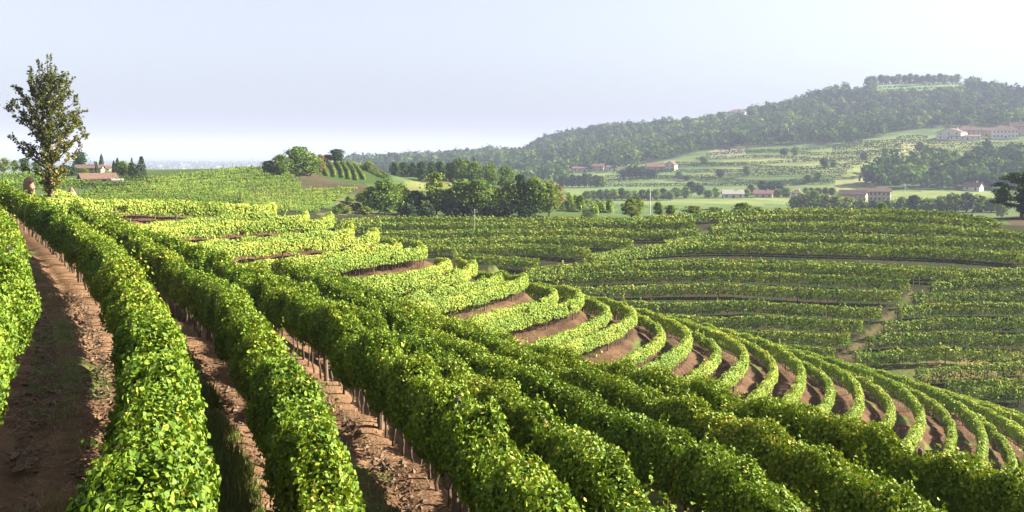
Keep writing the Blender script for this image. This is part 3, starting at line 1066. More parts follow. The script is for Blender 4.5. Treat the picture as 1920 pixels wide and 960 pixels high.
lines = []
for t_ in np.linspace(-0.2, 1.6, 11):
    xr = 541 + 22 * min(1, t_ / 0.7)
    lines.append([(150 + 60 * (1 - t_), 343 - 4 * (1 - t_) + t_ * 23 + 3), (300, 337 + t_ * 28 + 3), (440, 327 + t_ * 36), (xr, 321.5 + t_ * 34)])
image_rows(lines, '{} vine row from the top in the field below the tile-roofed villa', 'vine rows in the left field', 520, 150, 320, VINE_SLOPE, tone0=0.42, K=2.4, zt=0.85, zb=0.12, w0=0.36, sk=0.0010)
lines = []
for t_ in np.linspace(0, 1, 7):
    lines.append([(450, 371 + t_ * 26), (560, 361 + t_ * 36), (668 - 70 * t_, 355 + t_ * 43)])
image_rows(lines, '{} vine row from the top in the small field under the earth bank', 'vine rows under the earth bank', 540, 215, 320, VINE_SLOPE, tone0=0.50, K=2.4, zt=0.85, zb=0.12, w0=0.36, sk=0.0010)
lines = [[(-40, y + 2), (40, y), (xe * 0.6, y - 1), (xe, y + 1)] for y, xe in ((334, 118), (341, 126), (348, 190), (355, 205))]
image_rows(lines, '{} vine row from the top behind the lone tree, near the left edge', 'vine rows behind the lone tree', 560, 190, 320, VINE_SLOPE, tone0=0.32, K=2.4, zt=1.5, zb=0.2, w0=0.4, sk=0.0012)
KN = [[(600, 302), (609, 318), (614, 331)], [(612, 302), (625, 316), (628, 333)], [(627, 302), (640, 318), (643, 335)], [(640, 304), (653, 322), (655, 337)], [(652, 306), (665, 322), (669, 339)], [(662, 308), (678, 326), (683, 338)],
      [(675, 314), (697, 324), (716, 334)], [(690, 316), (708, 326), (722, 336)], [(703, 319), (718, 327), (730, 334)]]
image_rows(KN, '{} vine row from the left running down the sunny knoll', 'vine rows on the knoll', 580, 300, 420, VINE_SPUR, tone0=0.42, K=2.6, zt=1.0, zb=0.1, w0=0.3, sk=0.0008)
KR = [[(1064, 374), (1070, 383), (1072, 393)], [(1078, 378), (1084, 387), (1087, 398)], [(1099, 387), (1114, 395), (1118, 407)], [(1116, 387), (1129, 396), (1133, 408)], [(1129, 388), (1143, 398), (1147, 408)]]
image_rows(KR, '{} vine row from the left on the small mound right of the wood', 'vine rows on the mound by the wood', 600, 255, 330, VINE_SPUR, tone0=0.40, K=2.4)

# distant hillside rows, each a low leafy ridge
def far_row(line, d0, d1, seed, label, group, w=1.1, hgt=3.2, tone0=0.5):
    pp = smooth_poly([(x, y, 0) for x, y in line], 7.0)
    pts = np.array([hit(a[0], a[1], d0, d1) for a in pp])
    p = on_ground(wander(smooth_poly(pts, 3.0), 8))
    v, f, t = hedge(p, seed, w0=w, zb=0.1, zt=hgt, K=3.0, tone0=tone0, shoots=0, lumps=0.8, sk=0.0010)
    o = link('vine_row', mesh_np('vine_row', v - p[0], [f], FOREST_LEAF, t), None, p[0])  # dark leaf colour paints in the shaded sides of the terraces
    tag(o, label, 'vine row', group)


k = 0
for y in np.arange(278, 352, 8.5):
    x0 = np.interp(y, [278, 300, 320, 350], [1345, 1290, 1150, 1100])
    x1 = np.interp(y, [278, 300, 320, 350], [1690, 1640, 1600, 1560])
    w_ = 4 * math.sin(y)
    far_row([(x0, y + 5), (x0 * 0.65 + x1 * 0.35, y + 2 + w_), (x0 * 0.3 + x1 * 0.7, y + 3 - w_), (x1, y - 3)], 780, 1420, 620 + k, 'thin hazy vine row among the terraces on the distant hillside below the forest', 'hillside vine rows', tone0=0.3)
    k += 1
for y in np.arange(256, 286, 7.0):
    far_row([(1600 if y > 262 else 1680, y + 7), (1700, y + 2), (1740, y + 3)] if y < 264 else [(1560, y + 6), (1700, y), (1830, y + 2), (1925, y)], 1000, 1400, 650 + k, 'thin hazy vine row on the terraces just below the big hillside hamlet', 'vine rows below the hamlet', tone0=0.3)
    k += 1
for y in (153, 159, 165, 171):
    far_row([(1645, y + 7), (1730, y + 2), (1805, y)], 1500, 2000, 680 + k, 'thin hazy vine row on the clearing near the summit of the distant hill', 'summit vine rows', tone0=0.15)
    k += 1

# ------------------------------------------------------------------ trees
def ellipsoid_cards(rg, C, R, n, size, tone, jit=0.5, hollow=0.75):
    d = rg.normal(0, 1, (n, 3))
    d /= np.linalg.norm(d, axis=1)[:, None]
    d[:, 2] = np.where(d[:, 2] < -0.55, -d[:, 2], d[:, 2])
    rr = hollow + (1 - hollow) * rg.uniform(0, 1, n) ** 0.7
    rr = rr * (1 + 0.16 * rg.normal(0, 1, n) * 0.7)
    P = C + d * R * rr[:, None]
    N = d / np.asarray(R) * np.mean(R)
    N = N / np.linalg.norm(N, axis=1)[:, None] + rg.normal(0, jit, (n, 3))
    T = rg.normal(0, 1, (n, 3))
    sz = size * rg.uniform(0.6, 1.45, n)
    tn = np.clip(tone + rg.normal(0, 0.16, n), 0, 1)
    return P, N, T, sz, tn


def build_cards(parts, mat, name):
    P, N, T, S_, tn = (np.concatenate([q[k] for q in parts]) for k in range(5))
    v, f = cards(P, N, T, S_, LEAF4)
    return mesh_np(name, v, [f], mat, tn)


def proto_tree(kind, seed, mat, n=1500, size=0.55):
    """a tree 10 m tall, its foot at the origin: trunk mesh and crown mesh"""
    rg = np.random.RandomState(seed)
    parts = []
    b = MB()
    if kind in ('broad', 'loose', 'bush'):
        base = {'broad': 1.3, 'loose': 1.5, 'bush': 0.7}[kind]
        nl = {'broad': 30, 'loose': 24, 'bush': 14}[kind]
        lean = rg.normal(0, 0.25, 2)
        th = np.linspace(-0.4, 8.2, 7)
        tr = np.stack([lean[0] * th / 8 + 0.12 * np.sin(th), lean[1] * th / 8, th], 1)
        if kind == 'bush':
            tr = tr[:4]
        b.tube(tr, np.linspace(0.30, 0.07, len(tr)), 7)
        for q in range(nl):
            zf = (q + 0.5) / nl
            z = base + (9.3 - base) * zf
            wid = 3.9 * math.sin(math.pi * (0.16 + 0.76 * zf)) ** 0.8
            a = q * 2.4 + rg.uniform(-0.5, 0.5)
            r_ = wid * (0.70 * rg.uniform(0.35, 1.1)) if q < nl - 1 else 0.3
            c = np.array([math.cos(a) * r_, math.sin(a) * r_, z])
            R = np.array([1, 1, 0.85]) * rg.uniform(0.8, 1.65) * (1.0 if kind != 'loose' else 0.85)
            if kind == 'bush':
                R = R * 1.15
            R[2] = min(R[2], 10.0 - z + 0.3)
            parts.append(ellipsoid_cards(rg, c, R, int(n / nl), size, 0.30 + 0.30 * rg.uniform(), jit=0.55, hollow=0.62))
            s0 = tr[min(len(tr) - 2, 1 + int(zf * 4))] if kind != 'bush' else tr[1]
            b.tube([s0, s0 * 0.45 + c * 0.55 + (0, 0, -0.2), c], [0.11, 0.07, 0.03], 5)
        parts.append(ellipsoid_cards(rg, np.array([0, 0, base + 3.2]), np.array([2.0, 2.0, 3.0]), int(n * 0.10), size, 0.2))
        # stray sprays that break the outline
        m = int(n * 0.14)
        az = rg.uniform(0, 6.28, m)
        zf = rg.uniform(0.05, 1, m)
        wid = 4.3 * np.sin(np.pi * (0.14 + 0.78 * zf)) ** 0.8 * rg.uniform(0.7, 1.18, m)
        P = np.stack([np.cos(az) * wid, np.sin(az) * wid, base + (9.7 - base) * zf], 1)
        parts.append((P, rg.normal(0, 1, (m, 3)) + P * 0.1, rg.normal(0, 1, (m, 3)), size * rg.uniform(0.5, 1.1, m), np.clip(rg.normal(0.5, 0.2, m), 0, 1)))
    elif kind == 'cypress':
        b.tube([(0, 0, -0.3), (0, 0, 1.0), (0, 0, 8.5)], [0.22, 0.18, 0.04], 6)
        m = n
        zf = rg.uniform(0, 1, m) ** 0.85
        r_ = 1.15 * np.sin(np.pi * np.clip(0.10 + 0.9 * zf, 0, 1)) ** 0.7 * (1 - 0.25 * zf) * rg.uniform(0.75, 1.08, m)
        az = rg.uniform(0, 6.28, m)
        P = np.stack([np.cos(az) * r_, np.sin(az) * r_, 0.5 + 9.5 * zf], 1)
        N = np.stack([np.cos(az), np.sin(az), np.full(m, 0.3)], 1) + rg.normal(0, 0.35, (m, 3))
        parts.append((P, N, np.tile([0, 0, 1.0], (m, 1)) + rg.normal(0, 0.3, (m, 3)), size * rg.uniform(0.6, 1.3, m), np.clip(rg.normal(0.45, 0.2, m), 0, 1)))
    elif kind == 'conifer':
        b.tube([(0, 0, -0.3), (0, 0, 2.0), (0, 0, 9.9)], [0.26, 0.2, 0.03], 6)
        for q in range(15):
            z = 0.9 + 8.8 * (q / 14) ** 0.95
            rad = 3.5 * (1 - (z - 0.9) / 9.4) ** 0.85 + 0.15
            for w in range(8):
                a = w * 0.785 + q * 0.5 + rg.uniform(-0.2, 0.2)
                ln = rad * rg.uniform(0.72, 1.1)
                tip = np.array([math.cos(a) * ln, math.sin(a) * ln, z - 0.10 * ln])
                b.tube([(0, 0, z), tip * (0.5, 0.5, 1) + (0, 0, 0.05), tip], [0.05, 0.035, 0.012], 4)
                m = max(4, int(n / 120))
                fr = rg.uniform(0.15, 1, m) ** 0.7
                P = np.stack([tip[0] * fr, tip[1] * fr, z + (tip[2] - z) * fr], 1) + rg.normal(0, 0.13, (m, 3))
                N = np.tile([math.cos(a) * 0.3, math.sin(a) * 0.3, 1.0], (m, 1)) + rg.normal(0, 0.4, (m, 3))
                parts.append((P, N, np.tile([math.cos(a), math.sin(a), -0.3], (m, 1)) + rg.normal(0, 0.3, (m, 3)), size * rg.uniform(0.6, 1.3, m), np.clip(rg.normal(0.45, 0.2, m), 0, 1)))
    elif kind == 'pine':
        b.tube([(0, 0, -0.4), (0.15, 0, 2.5), (0.1, 0.1, 5.5), (0, 0, 8.6)], [0.34, 0.27, 0.18, 0.06], 7)
        for q in range(26):
            z = 2.4 + 7.2 * q / 25
            rad = 4.6 * math.sin(math.pi * (0.22 + 0.68 * q / 25))
            a = q * 2.4 + rg.uniform(-0.4, 0.4)
            ln = rad * rg.uniform(0.45, 1.0)
            c = np.array([math.cos(a) * ln, math.sin(a) * ln, z])
            b.tube([(0.1, 0, z - 0.8), c * (0.5, 0.5, 1) + (0, 0, -0.15), c], [0.09, 0.06, 0.02], 5)
            parts.append(ellipsoid_cards(rg, c, np.array([1.5, 1.5, 0.6]) * rg.uniform(0.8, 1.2), int(n / 26), size, 0.3 + 0.3 * rg.uniform(), hollow=0.4))
    to = b.build('trunk', BARK_G, smooth=True)
    tm = to.data
    bpy.data.objects.remove(to)
    return tm, build_cards(parts, mat, 'crown')


PROTO = {
    'broad': [proto_tree('broad', 1, TREE_LEAF, 2600, 0.50), proto_tree('broad', 2, TREE_LEAF, 2600, 0.50), proto_tree('broad', 3, TREE_LEAF, 2600, 0.50)],
    'light': [proto_tree('loose', 4, LIGHT_LEAF, 2000, 0.50), proto_tree('loose', 5, LIGHT_LEAF, 2000, 0.50)],
    'dark': [proto_tree('broad', 6, DARK_LEAF, 2600, 0.50), proto_tree('broad', 7, DARK_LEAF, 2600, 0.5)],
    'ochre': [proto_tree('loose', 8, OCHRE_LEAF, 1800, 0.50)],
    'bush': [proto_tree('bush', 9, TREE_LEAF, 1500, 0.75), proto_tree('bush', 10, TREE_LEAF, 1500, 0.75)],
    'lightbush': [proto_tree('bush', 12, LIGHT_LEAF, 1500, 0.75)],
    'darkbush': [proto_tree('bush', 13, DARK_LEAF, 1500, 0.75)],
    'cypress': [proto_tree('cypress', 14, DARK_LEAF, 900, 0.5)],
    'conifer': [proto_tree('conifer', 15, DARK_LEAF, 2600, 0.5)],
    'pine': [proto_tree('pine', 16, DARK_LEAF, 3600, 0.42)],
    'far': [proto_tree('broad', 17, TREE_LEAF, 700, 0.95), proto_tree('bush', 18, TREE_LEAF, 700, 1.0)],
    'farlight': [proto_tree('broad', 19, LIGHT_LEAF, 700, 0.95)],
    'fardark': [proto_tree('broad', 20, DARK_LEAF, 700, 0.95)],
}
KIND_NAME = {'cypress': 'cypress_tree', 'conifer': 'conifer_tree', 'pine': 'pine_tree', 'bush': 'shrub', 'lightbush': 'shrub', 'darkbush': 'shrub'}
tcount = [0]


def plant(px, py, top, wpx, kind, d0, d1, label, group=None, cat=None):
    """a tree whose foot is on the ground seen at (px, py)"""
    tcount[0] += 1
    rg = np.random.RandomState(900 + tcount[0])
    p = hit(px, py, d0, d1)
    hgt = (py - top) / F_PX * p[1]
    wid = wpx / F_PX * p[1]
    pr = PROTO[kind]
    tm, cm = pr[tcount[0] % len(pr)]
    root = empty(KIND_NAME.get(kind, 'tree'), p, rg.uniform(0, 6.28))
    native = {'cypress': 2.3, 'conifer': 6.6, 'pine': 9.0}.get(kind, 8.2)
    root.scale = (wid / native, wid / native, hgt / 10.0)
    link('trunk', tm, root)
    link('crown', cm, root)
    tag(root, label, cat or ('shrub' if 'bush' in kind else 'tree'), group)
    return root


# left hillside around the villa
plant(150, 318, 282, 34, 'dark', 290, 380, 'round dark tree rising right behind the tile-roofed villa')
plant(190, 321, 289, 9, 'cypress', 285, 380, 'dark cypress standing at the right end of the villa')
plant(213, 326, 301, 7, 'cypress', 270, 360, 'short cypress, left of the close pair between villa and conifer')
plant(220, 326, 296, 9, 'cypress', 270, 360, 'tall cypress, right of the close pair between villa and conifer')
plant(247, 330, 296, 7, 'cypress', 290, 380, 'slim cypress tip showing above the pale round trees')
plant(230, 334, 302, 28, 'broad', 260, 360, 'rounded green tree left of the pale thin-trunked tree')
plant(247, 335, 304, 26, 'light', 260, 350, 'pale green thin-trunked tree beside the dark conifer')
plant(265, 335, 293, 28, 'conifer', 260, 350, 'dark tiered conifer right of the farm buildings')
plant(8, 325, 296, 30, 'light', 270, 380, 'pale round tree at the left edge behind the vine terraces')
plant(27, 324, 300, 16, 'broad', 270, 380, 'small tree between the pale tree at the left edge and the dark round tree')
plant(45, 326, 296, 24, 'dark', 270, 380, 'dark round tree left of the lone tree, on the hill line')
plant(70, 322, 302, 26, 'broad', 270, 380, 'low green tree half hidden behind the lone tree')
plant(122, 330, 309, 28, 'darkbush', 250, 340, 'dark hedge shrub left of the villa')
plant(136, 330, 311, 20, 'darkbush', 250, 340, 'dark shrub against the lower wall of the villa')
plant(158, 329, 316, 22, 'bush', 250, 340, 'low green shrub below the villa front')
plant(181, 328, 303, 6, 'cypress', 250, 340, 'slim cypress in front of the villa')
# knoll
plant(503, 327, 301, 36, 'dark', 290, 340, 'small dark tree at the left end of the knoll thicket')
plant(527, 328, 290, 43, 'broad', 290, 340, 'mid-size tree left of the tallest tree on the knoll')
plant(558, 330, 275, 69, 'broad', 300, 345, 'tallest bushy tree on the knoll above the dark earth bank')
plant(582, 330, 287, 48, 'broad', 300, 345, 'tree squeezed between the tallest knoll tree and the orange one')
plant(600, 326, 289, 28, 'ochre', 320, 350, 'orange-tinted tree at the top left of the knoll vines')
plant(548, 332, 312, 31, 'darkbush', 295, 340, 'dark bush above the earth bank under the tallest knoll tree')
plant(632, 305, 279, 38, 'dark', 345, 400, 'dark tree on the skyline above the knoll vine rows')
plant(613, 304, 289, 28, 'darkbush', 345, 400, 'low dark bush on the skyline left of the knoll top tree')
plant(690, 320, 302, 26, 'light', 345, 420, 'pale bush right of the knoll vines')
plant(740, 338, 304, 26, 'dark', 380, 450, 'dark tree at the left end of the tall hedge behind the yellow field')
for i_, (x, tp) in enumerate([(757, 303), (774, 305), (791, 302), (808, 304), (825, 302), (842, 305), (858, 303), (873, 301)]):
    plant(x, 341, tp, 26, 'dark', 370, 460, 'dark tree within the straight tall hedge behind the yellow field', 'dark hedge trees behind the yellow field')
plant(862, 344, 297, 40, 'broad', 340, 430, 'bright-topped tree at the right end of the tall dark hedge')
plant(890, 350, 303, 38, 'broad', 330, 420, 'second tree right of the tall dark hedge, in the back of the wood')
plant(918, 356, 306, 40, 'broad', 320, 420, 'third tree right of the tall dark hedge, in the back of the wood')
plant(948, 362, 311, 40, 'broad', 310, 420, 'back tree of the wood above the yellowish sapling')
plant(888, 345, 294, 12, 'conifer', 360, 430, 'small dark conifer tip above the wood')
plant(695, 402, 352, 52, 'broad', 250, 290, 'tree at the left end of the wood, beside the dirt path')
plant(722, 404, 337, 67, 'broad', 250, 290, 'broad tree second from the left in the front of the wood')
plant(752, 404, 345, 49, 'broad', 250, 290, 'lower tree third from the left in the front of the wood')
plant(780, 405, 357, 49, 'darkbush', 250, 290, 'dark bush below the yellow field in the wood')
plant(818, 405, 322, 59, 'light', 250, 290, 'yellowish tree rising at the middle of the wood')
plant(838, 406, 355, 44, 'broad', 250, 290, 'low tree hard against the yellowish tree of the wood')
plant(868, 406, 336, 72, 'broad', 250, 290, 'large rounded tree right of the yellowish tree in the wood')
plant(900, 407, 336, 65, 'broad', 250, 290, 'large rounded tree behind the left metal pole')
plant(930, 407, 352, 44, 'light', 250, 290, 'pale drooping small tree in the right half of the wood')
plant(955, 407, 345, 57, 'broad', 250, 290, 'green tree left of the dark narrow tree in the wood')
plant(977, 407, 327, 39, 'dark', 260, 300, 'dark narrow tree in the right half of the wood')
plant(1003, 407, 333, 59, 'broad', 250, 290, 'tall green tree near the right end of the wood')
plant(1030, 406, 340, 54, 'light', 250, 290, 'light green tree closing the right end of the wood')
plant(1046, 392, 346, 31, 'ochre', 270, 320, 'orange-tinted shrubby tree at the right end of the wood', cat='tree')
for i_, x in enumerate((768, 800, 846, 885, 915, 945, 985)):
    plant(x, 408, 384 - (i_ % 3) * 3, 40, 'darkbush', 246, 275, 'dark undergrowth bush along the foot of the wood', 'undergrowth bushes of the wood')
for i_, (x, y, w_) in enumerate([(640, 392, 26), (655, 384, 22), (668, 394, 30), (648, 400, 24), (676, 378, 24), (684, 402, 30), (630, 404, 22)]):
    plant(x, y, y - 11 - (i_ * 5) % 7, w_, ('bush', 'lightbush')[i_ % 2], 238, 300, 'low bush on the dirt path left of the wood', 'bushes on the dirt path')
plant(1088, 396, 366, 22, 'broad', 262, 330, 'small tree standing among the vine rows of the mound')
plant(1142, 398, 374, 18, 'broad', 265, 340, 'small tree just right of the mound vine rows')
plant(1183, 409, 372, 54, 'light', 240, 290, 'wide yellow-green bush left of the concrete utility pole', cat='bush')
plant(1197, 404, 368, 24, 'broad', 250, 300, 'green tree top behind the wide yellow-green bush')
plant(1234, 405, 378, 22, 'broad', 245, 290, 'small green tree right of the concrete utility pole')
plant(1258, 404, 384, 32, 'bush', 245, 290, 'low shrub right of the small tree by the utility pole')
plant(1300, 401, 386, 44, 'lightbush', 245, 290, 'pale low shrub on the crest left of the dark crest shrubs')
plant(1340, 400, 388, 36, 'lightbush', 245, 290, 'pale low shrub on the crest beside the corn strip')
plant(1392, 398, 378, 44, 'bush', 245, 290, 'green shrub on the crest below the white house')
plant(1422, 397, 384, 34, 'bush', 245, 290, 'dark-green low shrub on the crest right of its larger neighbour')
plant(1655, 399, 373, 24, 'broad', 215, 245, 'little round tree standing alone among the top vine rows')
plant(1916, 408, 322, 100, 'pine', 232, 255, 'large dark pine cut off by the right edge')
plant(1928, 408, 345, 60, 'dark', 235, 260, 'dark leafy tree behind the pine at the right edge')
plant(1880, 398, 334, 34, 'light', 300, 520, 'yellowish tree just left of the dark pine')

# valley floor
vt = 'valley trees along the stream'
for i_, (x, tp, w, kd_) in enumerate([(1490, 368, 28, 'far'), (1506, 362, 28, 'farlight'), (1526, 358, 30, 'far'), (1548, 364, 30, 'farlight'), (1568, 366, 34, 'farlight'), (1592, 369, 34, 'farlight'), (1616, 372, 30, 'far'), (1640, 376, 34, 'fardark'), (1664, 374, 30, 'far'), (1690, 370, 34, 'far'),
                                      (1714, 366, 36, 'fardark'), (1740, 372, 34, 'far'), (1764, 368, 36, 'far'), (1788, 363, 40, 'far'), (1812, 362, 40, 'fardark'), (1836, 366, 38, 'far'), (1858, 372, 34, 'far'), (1876, 376, 34, 'fardark')]):
    plant(x, 399, tp, w, kd_, 480, 640, 'hazy round tree in the belt of trees along the valley floor below the stone barn', vt)
for i_, (x, by, tp, w, kd_) in enumerate([(1268, 372, 352, 26, 'far'), (1287, 372, 350, 22, 'far'), (1296, 366, 340, 26, 'fardark'), (1312, 368, 346, 22, 'fardark'), (1328, 372, 356, 24, 'far'), (1342, 370, 352, 20, 'far')]):
    plant(x, by, tp, w, kd_, 700, 1000, 'hazy tree in the clump left of the white house on the valley floor', 'trees left of the white house')
for i_, (x, by, tp, w, kd_) in enumerate([(1400, 370, 354, 18, 'farlight'), (1408, 368, 346, 18, 'fardark'), (1430, 366, 338, 22, 'fardark'), (1446, 366, 340, 20, 'fardark'), (1463, 366, 340, 22, 'fardark'), (1458, 371, 354, 20, 'farlight'), (1474, 371, 352, 24, 'far'), (1512, 370, 352, 20, 'far')]):
    plant(x, by, tp, w, kd_, 700, 1000, 'hazy tree among the small houses on the valley floor', 'trees among the valley houses')
for x in (1520, 1534, 1548, 1560):
    plant(x, 368, 352, 16, 'fardark', 700, 1000, 'dark tree in the short row left of the stone barn', 'dark row left of the stone barn')
for i_, x in enumerate(range(1100, 1260, 13)):
    plant(x, 376 - (i_ % 2), 358 - (i_ * 7) % 6, 22, ('far', 'farlight', 'fardark')[i_ % 3], 650, 950, 'hazy low tree in the hedge line above the corn strip', 'hedge above the corn strip')
for i_, x in enumerate(range(1052, 1140, 11)):
    plant(x, 352, 330 - (i_ * 5) % 7, 20, ('fardark', 'far')[i_ % 2], 850, 1150, 'dark hazy tree in the valley hedge below the far hamlet', 'hedge below the far hamlet')
for i_, (x, tp) in enumerate([(1168, 318), (1180, 312), (1192, 310), (1204, 312), (1216, 316), (1226, 318)]):
    plant(x, 334, tp, 20, 'fardark', 950, 1250, 'dark hazy tree in the clump below the long farm', 'clump below the long farm')
plant(1273, 338, 322, 16, 'fardark', 900, 1200, 'taller of two dark hazy trees alone on the terraces')
plant(1288, 339, 329, 18, 'fardark', 900, 1200, 'lower of two dark hazy trees alone on the terraces')
for i_, (x, y) in enumerate([(1320, 303), (1350, 329), (1400, 325), (1470, 288), (1492, 287), (1545, 310), (1562, 308), (1620, 298), (1660, 291), (1515, 338), (1535, 334), (1724, 281), (1736, 281)]):
    plant(x, y + 4, y - 10 - (i_ % 3) * 2, 20, ('far', 'fardark')[i_ % 2], 850, 1400, 'small hazy tree scattered on the distant vine terraces', 'scattered trees on the distant terraces')

for i_, x in enumerate(range(1652, 1796, 11)):
    plant(x, 156, 138 + (i_ * 7) % 5, 17, ('fardark', 'far')[i_ % 2], 1650, 2050, 'tiny hazy tree in the line along the very top of the distant hill', 'trees along the summit')

# ------------------------------------------------------------------ the lone tree on the left
def lone_tree():
    rg = np.random.RandomState(77)
    d = 80.0
    base = np.array([(95 - 960) / F_PX * d, d, 0.0])
    base[2] = gz(base[0], base[1])
    root = empty('lone_tree', base)
    tag(root, 'tall lone tree with sparse olive and golden leaves standing above the vine rows at left', 'tree')
    top_z = ZC + (HORIZON - 98) / F_PX * d - base[2]
    sc_ = d / F_PX
    foot = 0.0
    b = MB()
    z = np.linspace(-0.3, top_z * 0.86, 12)
    trunk = np.stack([0.10 * np.sin(z * 0.5) - 0.02 * z, 0.05 * np.cos(z), z], 1)
    b.tube(trunk, np.interp(z, [-0.3, 0.2, 2.5, 6, top_z], [0.36, 0.31, 0.25, 0.15, 0.025]), 9)
    tz0 = base[2]

    def half(zw):
        """half width of the crown at height (m above foot), left and right"""
        py = HORIZON - (zw + tz0 - ZC) / sc_
        l = np.interp(py, [98, 120, 150, 180, 210, 240, 265, 285, 310, 330, 345], [22, 38, 58, 72, 92, 84, 84, 62, 42, 26, 8]) * sc_
        r = np.interp(py, [98, 120, 150, 180, 210, 240, 265, 285, 310, 330, 345], [-2, 22, 42, 48, 52, 66, 52, 50, 40, 22, 12]) * sc_
        k = np.interp(py, [98, 160, 230, 300], [0.80, 0.86, 0.95, 1.0])
        return l * k, r * k
    LP, LN, LT, LS, LTn = [], [], [], [], []
    nl = 72
    for q in range(nl):
        zf = (q + 0.3) / nl
        zs = 1.7 + (top_z * 0.80 - 1.7) * zf ** 1.05
        a = q * 2.39996 + rg.uniform(-0.35, 0.35)
        st = np.array([np.interp(zs, z, trunk[:, 0]), np.interp(zs, z, trunk[:, 1]), zs])
        rise = rg.uniform(0.55, 1.15) if zf > 0.2 else rg.uniform(0.0, 0.5)
        zt = zs + rise * 1.9
        l, r = half(zt)
        cs = math.cos(a)
        w_lim = (r if cs > 0 else l)
        ln = max(0.5, (abs(cs) * w_lim + abs(math.sin(a)) * 0.5 * (l + r)) * rg.uniform(0.72, 1.06))
        for _ in range(6):
            l, r = half(min(zs + rise * ln * 0.85 + 0.45, top_z - 0.1))
            lim = abs(cs) * (r if cs > 0 else l) + abs(math.sin(a)) * 0.5 * (l + r) - 0.25
            ln = 0.5 * ln + 0.5 * max(0.35, min(ln, lim * rg.uniform(0.8, 1.05)))
        tip = np.array([cs * ln, math.sin(a) * ln, zs + rise * ln * 0.85 + 0.25])
        mid = st * 0.5 + tip * 0.5 + np.array([0, 0, -0.18 * ln * 0.4]) + rg.normal(0, 0.07, 3)
        tt = np.linspace(0, 1, 7)[:, None]
        curve = st * (1 - tt) ** 2 + 2 * mid * tt * (1 - tt) + tip * tt ** 2 + rg.normal(0, 0.03, (7, 3)) * tt
        b.tube(curve, np.linspace(0.085 * (1.25 - 0.8 * zf), 0.012, 7), 5)
        for w in range(int(4 + 10 * min(1, ln / 3))):
            f = rg.uniform(0.15, 1.0)
            s0 = np.array([np.interp(f, tt[:, 0], curve[:, k]) for k in range(3)])
            dv = (tip - st) / (np.linalg.norm(tip - st) + 1e-6) * 0.6 + rg.normal(0, 0.55, 3) + np.array([0, 0, 0.35])
            dv = dv / np.linalg.norm(dv) * rg.uniform(0.28, 0.75)
            e = s0 + dv
            b.tube([s0, s0 + dv * 0.5 + rg.normal(0, 0.03, 3), e], [0.013, 0.010, 0.005], 3, cap=False)
            m = rg.randint(11, 22)
            g = rg.uniform(0.2, 1.05, m)[:, None]
            P = s0 + dv * g + rg.normal(0, 0.085, (m, 3))
            LP.append(P)
            LN.append(rg.normal(0, 1, (m, 3)) + np.array([0, 0, 0.5]))
            LT.append(rg.normal(0, 1, (m, 3)) + np.array([0, 0, -0.6]))
            LS.append(rg.uniform(0.12, 0.22, m))
            gold = np.clip(0.26 + 0.10 * P[:, 0] + 0.36 * np.clip(1 - P[:, 2] / 6.0, -0.3, 1), 0, 0.9)
            LTn.append(np.clip(gold + rg.normal(0, 0.16, m), 0, 1))
    # leader shoots at the top
    for x_, y_, h_ in ((-1.0, 0, 0.97), (-0.35, 0.2, 1.0), (0.45, -0.2, 0.93), (1.25, 0.1, 0.86), (-1.7, 0.1, 0.88), (0.0, 0, 1.0), (-0.6, -0.2, 0.94)):
        s0 = np.array([0, 0, top_z * 0.62])
        e = np.array([x_, y_, top_z * h_])
        tt = np.linspace(0, 1, 8)[:, None]
        cv = s0 * (1 - tt) + e * tt + np.sin(tt * 3.1) * np.array([x_ * 0.25, 0, 0])
        b.tube(cv, np.linspace(0.07, 0.008, 8), 5)
        m = 190
        g = rg.uniform(0.1, 0.97, m)
        P = np.stack([np.interp(g, tt[:, 0], cv[:, k]) for k in range(3)], 1) + rg.normal(0, 0.17, (m, 3)) * (1.25 - g)[:, None]
        LP.append(P)
        LN.append(rg.normal(0, 1, (m, 3)))
        LT.append(rg.normal(0, 1, (m, 3)))
        LS.append(rg.uniform(0.09, 0.17, m))
        LTn.append(np.clip(rg.normal(0.30, 0.15, m), 0, 1))
    b.build('trunk', BARK, root, smooth=True)
    v, f = cards(np.concatenate(LP), np.concatenate(LN), np.concatenate(LT), np.concatenate(LS), LEAF4)
    link('crown', mesh_np('crown', v, [f], LONE_LEAF, np.concatenate(LTn)), root)
    # pale band of stripped bark round the foot
    return root


lone_tree()


